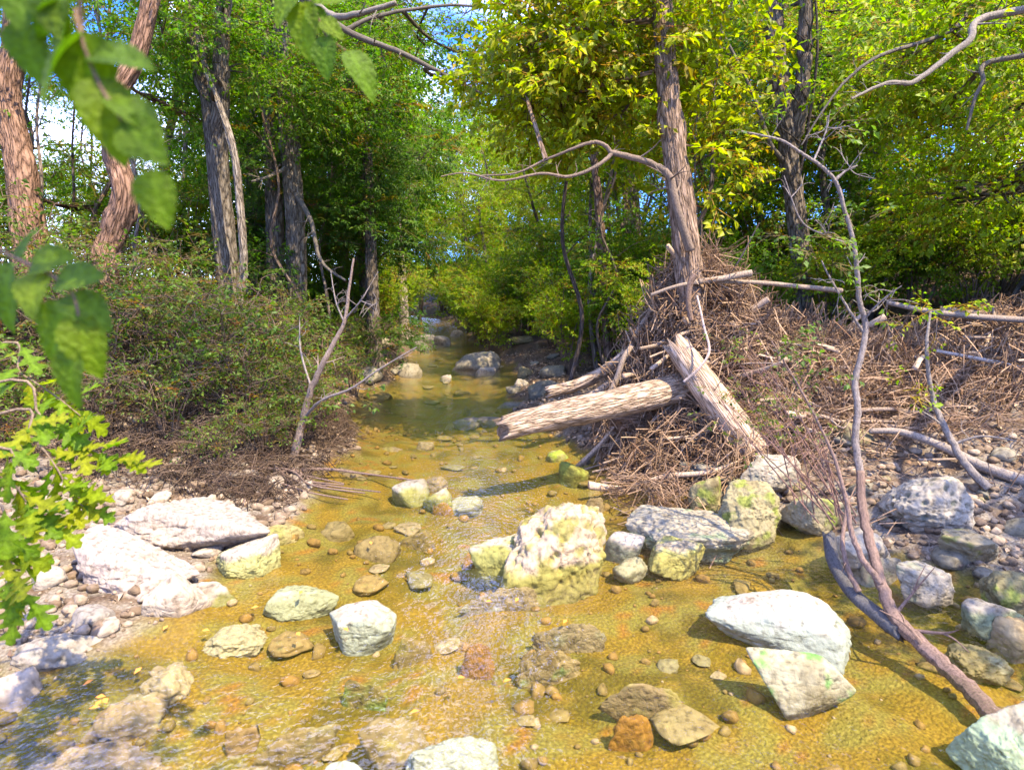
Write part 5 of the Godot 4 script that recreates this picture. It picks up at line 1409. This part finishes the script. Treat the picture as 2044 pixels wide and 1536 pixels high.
func hanging_branches() -> void:
	rng.seed = 17
	# toothed leaves close to the lens, in shade
	var tooth := []
	for k in 5:
		tooth.append(big_leaf(0.095, toothed(), 0.22, 0.15 + 0.1 * k, 0.012, 900 + k, [Color(0.13, 0.22, 0.014), Color(0.16, 0.25, 0.015), Color(0.12, 0.21, 0.018), Color(0.18, 0.26, 0.018), Color(0.14, 0.23, 0.016)][k]))
	var brown := Color(0.24, 0.16, 0.10)
	var droop := thing("drooping_branch", "drooping twig of big toothed dark green leaves hanging close before the junipers", "branch", "", Vector3(-0.406, 1.817, -0.620))
	var o0 := droop.position
	part(droop, "twig", one_tube([Vector3(0.4, 3.9, 0.2) - o0, Vector3(0.1, 3.3, -0.1) - o0, Vector3(-0.25, 2.6, -0.4) - o0, Vector3.ZERO, Vector3(-0.386, 1.740, -0.580) - o0, Vector3(-0.355, 1.677, -0.550) - o0, Vector3(-0.326, 1.630, -0.540) - o0, Vector3(-0.304, 1.596, -0.530) - o0], 8, 0.003, 0.0012, 6, brown), M.twig)
	var rows := [[Vector3(-0.384, 1.757, -0.580), Vector3(-0.416, 1.660, -0.560), 1.25], [Vector3(-0.375, 1.720, -0.570), Vector3(-0.359, 1.641, -0.550), 1.45], [Vector3(-0.365, 1.696, -0.560), Vector3(-0.300, 1.697, -0.540), 0.95], [Vector3(-0.355, 1.677, -0.550), Vector3(-0.320, 1.600, -0.530), 1.15], [Vector3(-0.346, 1.659, -0.550), Vector3(-0.287, 1.641, -0.530), 0.9], [Vector3(-0.331, 1.638, -0.540), Vector3(-0.283, 1.598, -0.520), 0.95], [Vector3(-0.305, 1.598, -0.530), Vector3(-0.293, 1.558, -0.520), 0.85], [Vector3(-0.385, 1.749, -0.580), Vector3(-0.456, 1.736, -0.600), 1.0], [Vector3(-0.357, 1.676, -0.560), Vector3(-0.427, 1.631, -0.600), 0.9], [Vector3(-0.373, 1.716, -0.570), Vector3(-0.401, 1.689, -0.540), 1.1], [Vector3(-0.435, 1.790, -0.600), Vector3(-0.431, 1.712, -0.560), 1.2], [Vector3(-0.408, 1.773, -0.580), Vector3(-0.387, 1.693, -0.550), 1.1], [Vector3(-0.451, 1.740, -0.600), Vector3(-0.429, 1.682, -0.580), 0.9]]
	for k in rows.size():
		var d: Vector3 = rows[k][1] - rows[k][0]
		hang_leaf(droop, tooth[k % 5], rows[k][0] - o0, d, Vector3(rng.randf_range(-0.6, 0.6), 0.8, rng.randf_range(0.3, 1.2)).normalized(), rows[k][2] * 0.62)
	var low := thing("drooping_branch", "second drooping cluster of blurred toothed leaves, hanging above the oak branch", "branch", "", Vector3(-0.684, 1.580, -0.720))
	o0 = low.position
	part(low, "twig", one_tube([Vector3(-2.58, 2.1, -1.34) - o0, Vector3(-1.8, 2.05, -1.1) - o0, Vector3(-1.2, 1.85, -0.85) - o0, Vector3.ZERO, Vector3(-0.564, 1.538, -0.680) - o0, Vector3(-0.472, 1.505, -0.640) - o0, Vector3(-0.443, 1.475, -0.620) - o0, Vector3(-0.450, 1.439, -0.620) - o0], 8, 0.003, 0.0012, 6, brown), M.twig)
	rows = [[Vector3(-0.469, 1.490, -0.640), Vector3(-0.383, 1.461, -0.600), 0.9], [Vector3(-0.445, 1.475, -0.620), Vector3(-0.424, 1.406, -0.600), 0.95], [Vector3(-0.464, 1.485, -0.640), Vector3(-0.497, 1.434, -0.620), 1.0], [Vector3(-0.477, 1.505, -0.640), Vector3(-0.410, 1.515, -0.620), 0.85], [Vector3(-0.517, 1.522, -0.660), Vector3(-0.463, 1.536, -0.640), 0.8], [Vector3(-0.554, 1.528, -0.680), Vector3(-0.569, 1.457, -0.660), 1.1], [Vector3(-0.507, 1.516, -0.660), Vector3(-0.495, 1.476, -0.600), 0.8], [Vector3(-0.450, 1.439, -0.620), Vector3(-0.461, 1.390, -0.600), 0.85], [Vector3(-0.543, 1.528, -0.680), Vector3(-0.543, 1.562, -0.700), 0.7]]
	for k in rows.size():
		var d: Vector3 = rows[k][1] - rows[k][0]
		hang_leaf(low, tooth[(k + 2) % 5], rows[k][0] - o0, d, Vector3(rng.randf_range(-0.5, 0.5), 0.7, rng.randf_range(0.4, 1.2)).normalized(), rows[k][2] * 0.74)
	# sunlit leaves at the top
	var top := thing("drooping_branch", "sunlit yellow-green leaf spray dangling from the top between the twin trunks and the evergreen", "branch", "", Vector3(-0.448, 2.119, -1.150))
	o0 = top.position
	part(top, "twig", one_tube([Vector3(0.42, 3.9, 0.2) - o0, Vector3(0.2, 3.5, -0.3) - o0, Vector3(-0.2, 2.8, -0.8) - o0, Vector3.ZERO, Vector3(-0.374, 2.027, -1.120) - o0, Vector3(-0.333, 1.964, -1.100) - o0, Vector3(-0.308, 1.910, -1.080) - o0, Vector3(-0.274, 1.883, -1.070) - o0], 8, 0.0035, 0.0012, 6, brown), M.twig)
	rows = [[Vector3(-0.352, 1.994, -1.100), Vector3(-0.398, 1.936, -1.080), 1.0], [Vector3(-0.345, 1.971, -1.100), Vector3(-0.352, 1.889, -1.070), 1.15], [Vector3(-0.333, 1.964, -1.100), Vector3(-0.317, 1.913, -1.080), 0.7], [Vector3(-0.308, 1.911, -1.080), Vector3(-0.314, 1.841, -1.060), 0.9], [Vector3(-0.274, 1.883, -1.070), Vector3(-0.218, 1.827, -1.050), 1.05], [Vector3(-0.337, 1.971, -1.100), Vector3(-0.277, 1.987, -1.100), 0.9], [Vector3(-0.316, 1.933, -1.080), Vector3(-0.278, 1.910, -1.060), 0.6], [Vector3(-0.374, 2.027, -1.120), Vector3(-0.379, 1.956, -1.100), 0.9], [Vector3(-0.366, 2.019, -1.120), Vector3(-0.317, 2.025, -1.100), 0.9]]
	for k in rows.size():
		var d: Vector3 = rows[k][1] - rows[k][0]
		hang_leaf(top, tooth[(k * 2 + 1) % 5], rows[k][0] - o0, d, Vector3(rng.randf_range(-0.4, 0.6), 0.5, rng.randf_range(0.5, 1.2)).normalized(), rows[k][2] * 0.8)
	# the oak branch
	var oak := []
	for k in 4:
		oak.append(big_leaf(0.105, lobed(), 0.16, [0.1, 0.3, 0.2, -0.1][k], 0.012, 941 + k, [Color(0.20, 0.31, 0.010), Color(0.27, 0.34, 0.010), Color(0.16, 0.27, 0.012), Color(0.31, 0.33, 0.012)][k]))
	var ob := thing("oak_sapling", "young oak with bright yellow-green lobed leaves reaching over the gravel bar", "sapling", "", Vector3(-2.75, ground_h(-2.75, -1.4), -1.4))
	o0 = ob.position
	part(ob, "trunk", one_tube([Vector3(0, -0.1, 0), Vector3(-2.62, 0.78, -1.44) - o0, Vector3(-2.6, 1.5, -1.38) - o0, Vector3(-2.56, 2.6, -1.3) - o0], 8, 0.028, 0.010, 9, Color(0.26, 0.20, 0.15)), M.twig)
	var arms := [[Vector3(-2.6, 0.75, -1.45), Vector3(-1.563, 1.210, -1.750), Vector3(-1.397, 1.120, -1.750), Vector3(-1.303, 1.044, -1.750), Vector3(-1.232, 1.005, -1.750), Vector3(-1.154, 0.967, -1.750)], [Vector3(-2.5, 0.73, -1.47), Vector3(-1.502, 1.131, -1.700), Vector3(-1.378, 1.077, -1.680), Vector3(-1.317, 0.988, -1.680), Vector3(-1.283, 0.905, -1.680), Vector3(-1.236, 0.874, -1.660)], [Vector3(-2.5, 0.73, -1.47), Vector3(-1.482, 1.055, -1.600), Vector3(-1.384, 0.969, -1.600), Vector3(-1.338, 0.897, -1.600), Vector3(-1.302, 0.853, -1.600)], [Vector3(-2.5, 0.73, -1.47), Vector3(-1.435, 0.948, -1.500), Vector3(-1.346, 0.838, -1.500), Vector3(-1.319, 0.740, -1.500), Vector3(-1.309, 0.668, -1.500)], [Vector3(-2.5, 0.75, -1.47), Vector3(-1.636, 1.303, -1.850), Vector3(-1.522, 1.233, -1.850), Vector3(-1.422, 1.162, -1.850), Vector3(-1.352, 1.099, -1.850)]]
	for k in arms.size():
		var p := []
		for q in arms[k]:
			p.append(q - o0)
		part(ob, "twig", one_tube(p, 6, 0.005, 0.0015, 6, Color(0.30, 0.22, 0.15)), M.twig)
		var path := curve(p, 12)
		for j in 22:
			var t := 0.25 + 0.75 * pow((j + rng.randf()) / 22.0, 0.8)
			var q := path[mini(int(t * (path.size() - 1)), path.size() - 1)]
			var ahead := (path[-1] - path[path.size() - 8]).normalized()
			var d := ahead * rng.randf_range(0.2, 1.0) + Vector3(rng.randfn() * 0.6, rng.randfn() * 0.5 - 0.15, rng.randfn() * 0.6)
			hang_leaf(ob, oak[rng.randi() % 4], q, d, Vector3(rng.randfn() * 0.4, 1.0, rng.randf_range(0.0, 1.0)).normalized(), rng.randf_range(0.7, 1.25))


func litter() -> void:
	rng.seed = 123
	# dead leaves past counting on the banks
	var s := Shape.new()
	var v := [Vector3(0, 0, -0.5), Vector3(-0.28, 0.12, 0), Vector3(0, 0.03, 0.5), Vector3(0.28, 0.16, 0.05)]
	for p in v:
		s.v.append(p)
		s.c.append(Color(1, 1, 1))
	s.i = PackedInt32Array([0, 1, 2, 0, 2, 3])
	var mesh := s.done()
	var mm := MultiMesh.new()
	mm.transform_format = MultiMesh.TRANSFORM_3D
	mm.use_colors = true
	mm.mesh = mesh
	var pts := []
	while pts.size() < 22000:
		var x := rng.randf_range(-7.5, 7.0)
		var z := -1.6 - 11.0 * rng.randf()
		var d := shore(x, z)
		if d < 0.05 or (d < 1.6 and z > -4.0 and rng.randf() < 0.7):
			continue
		pts.append(Vector3(x, ground_h(x, z) + rng.randf_range(0.004, 0.03), z))
	mm.instance_count = pts.size()
	for k in pts.size():
		mm.set_instance_transform(k, Transform3D(Basis.from_euler(Vector3(rng.randfn() * 0.5, rng.randf() * TAU, rng.randfn() * 0.5)).scaled(Vector3.ONE * rng.randf_range(0.02, 0.06)), pts[k]))
		mm.set_instance_color(k, Color(0.40, 0.28, 0.17).lerp(Color(0.15, 0.09, 0.05), rng.randf()))
	var o := MultiMeshInstance3D.new()
	o.name = "leaf_litter"
	o.multimesh = mm
	o.material_override = M.dead_leaf
	add_child(o)
	tag(o, "brown dead leaves littering the wooded banks", "leaf litter")
	o.set_meta("kind", "stuff")
	# single fallen leaves in and on the water
	var spots := [[Vector3(-1.488, 0.020, -1.958), "small orange leaf on the flat pale stone in the shallows", "leaves on the flat pale stone"], [Vector3(-1.472, 0.020, -1.972), "small orange leaf on the flat pale stone in the shallows", "leaves on the flat pale stone"], [Vector3(-1.487, 0.020, -1.935), "small orange leaf on the flat pale stone in the shallows", "leaves on the flat pale stone"], [Vector3(-1.504, 0.020, -1.993), "small orange leaf on the flat pale stone in the shallows", "leaves on the flat pale stone"]]
	for p in [Vector3(-1.537, 0.006, -2.469), Vector3(-1.348, 0.006, -2.446), Vector3(-1.474, 0.006, -2.165), Vector3(-1.620, 0.006, -2.092), Vector3(-1.014, 0.050, -2.698), Vector3(-1.213, 0.006, -2.639), Vector3(-0.113, 0.006, -2.694), Vector3(0.024, 0.006, -2.708), Vector3(-0.726, 0.020, -2.431), Vector3(-0.931, 0.006, -2.419), Vector3(-0.198, 0.006, -2.122), Vector3(-0.019, 0.006, -2.104), Vector3(-0.346, 0.006, -1.933), Vector3(0.240, 0.006, -2.518), Vector3(-0.833, 0.006, -3.364)]:
		spots.append([p, "orange fallen leaf floating on the clear shallow water", "leaves on the water"])
	for q in spots:
		var l := solid("fallen_leaf", mesh, M.dead_leaf, q[0])
		l.basis = Basis.from_euler(Vector3(rng.randfn() * 0.1, rng.randf() * TAU, rng.randfn() * 0.1)).scaled(Vector3(0.035, 0.03, 0.04))
		l.mesh = mesh
		l.material_override = M.orange_leaf if M.has("orange_leaf") else orange()
		tag(l, q[1], "leaf", q[2])


func orange() -> Material:
	var m := plain_mat("orange_leaf", 0.6, 0.4)
	m.albedo_color = Color(0.62, 0.20, 0.025).linear_to_srgb()
	M.orange_leaf = m
	return m
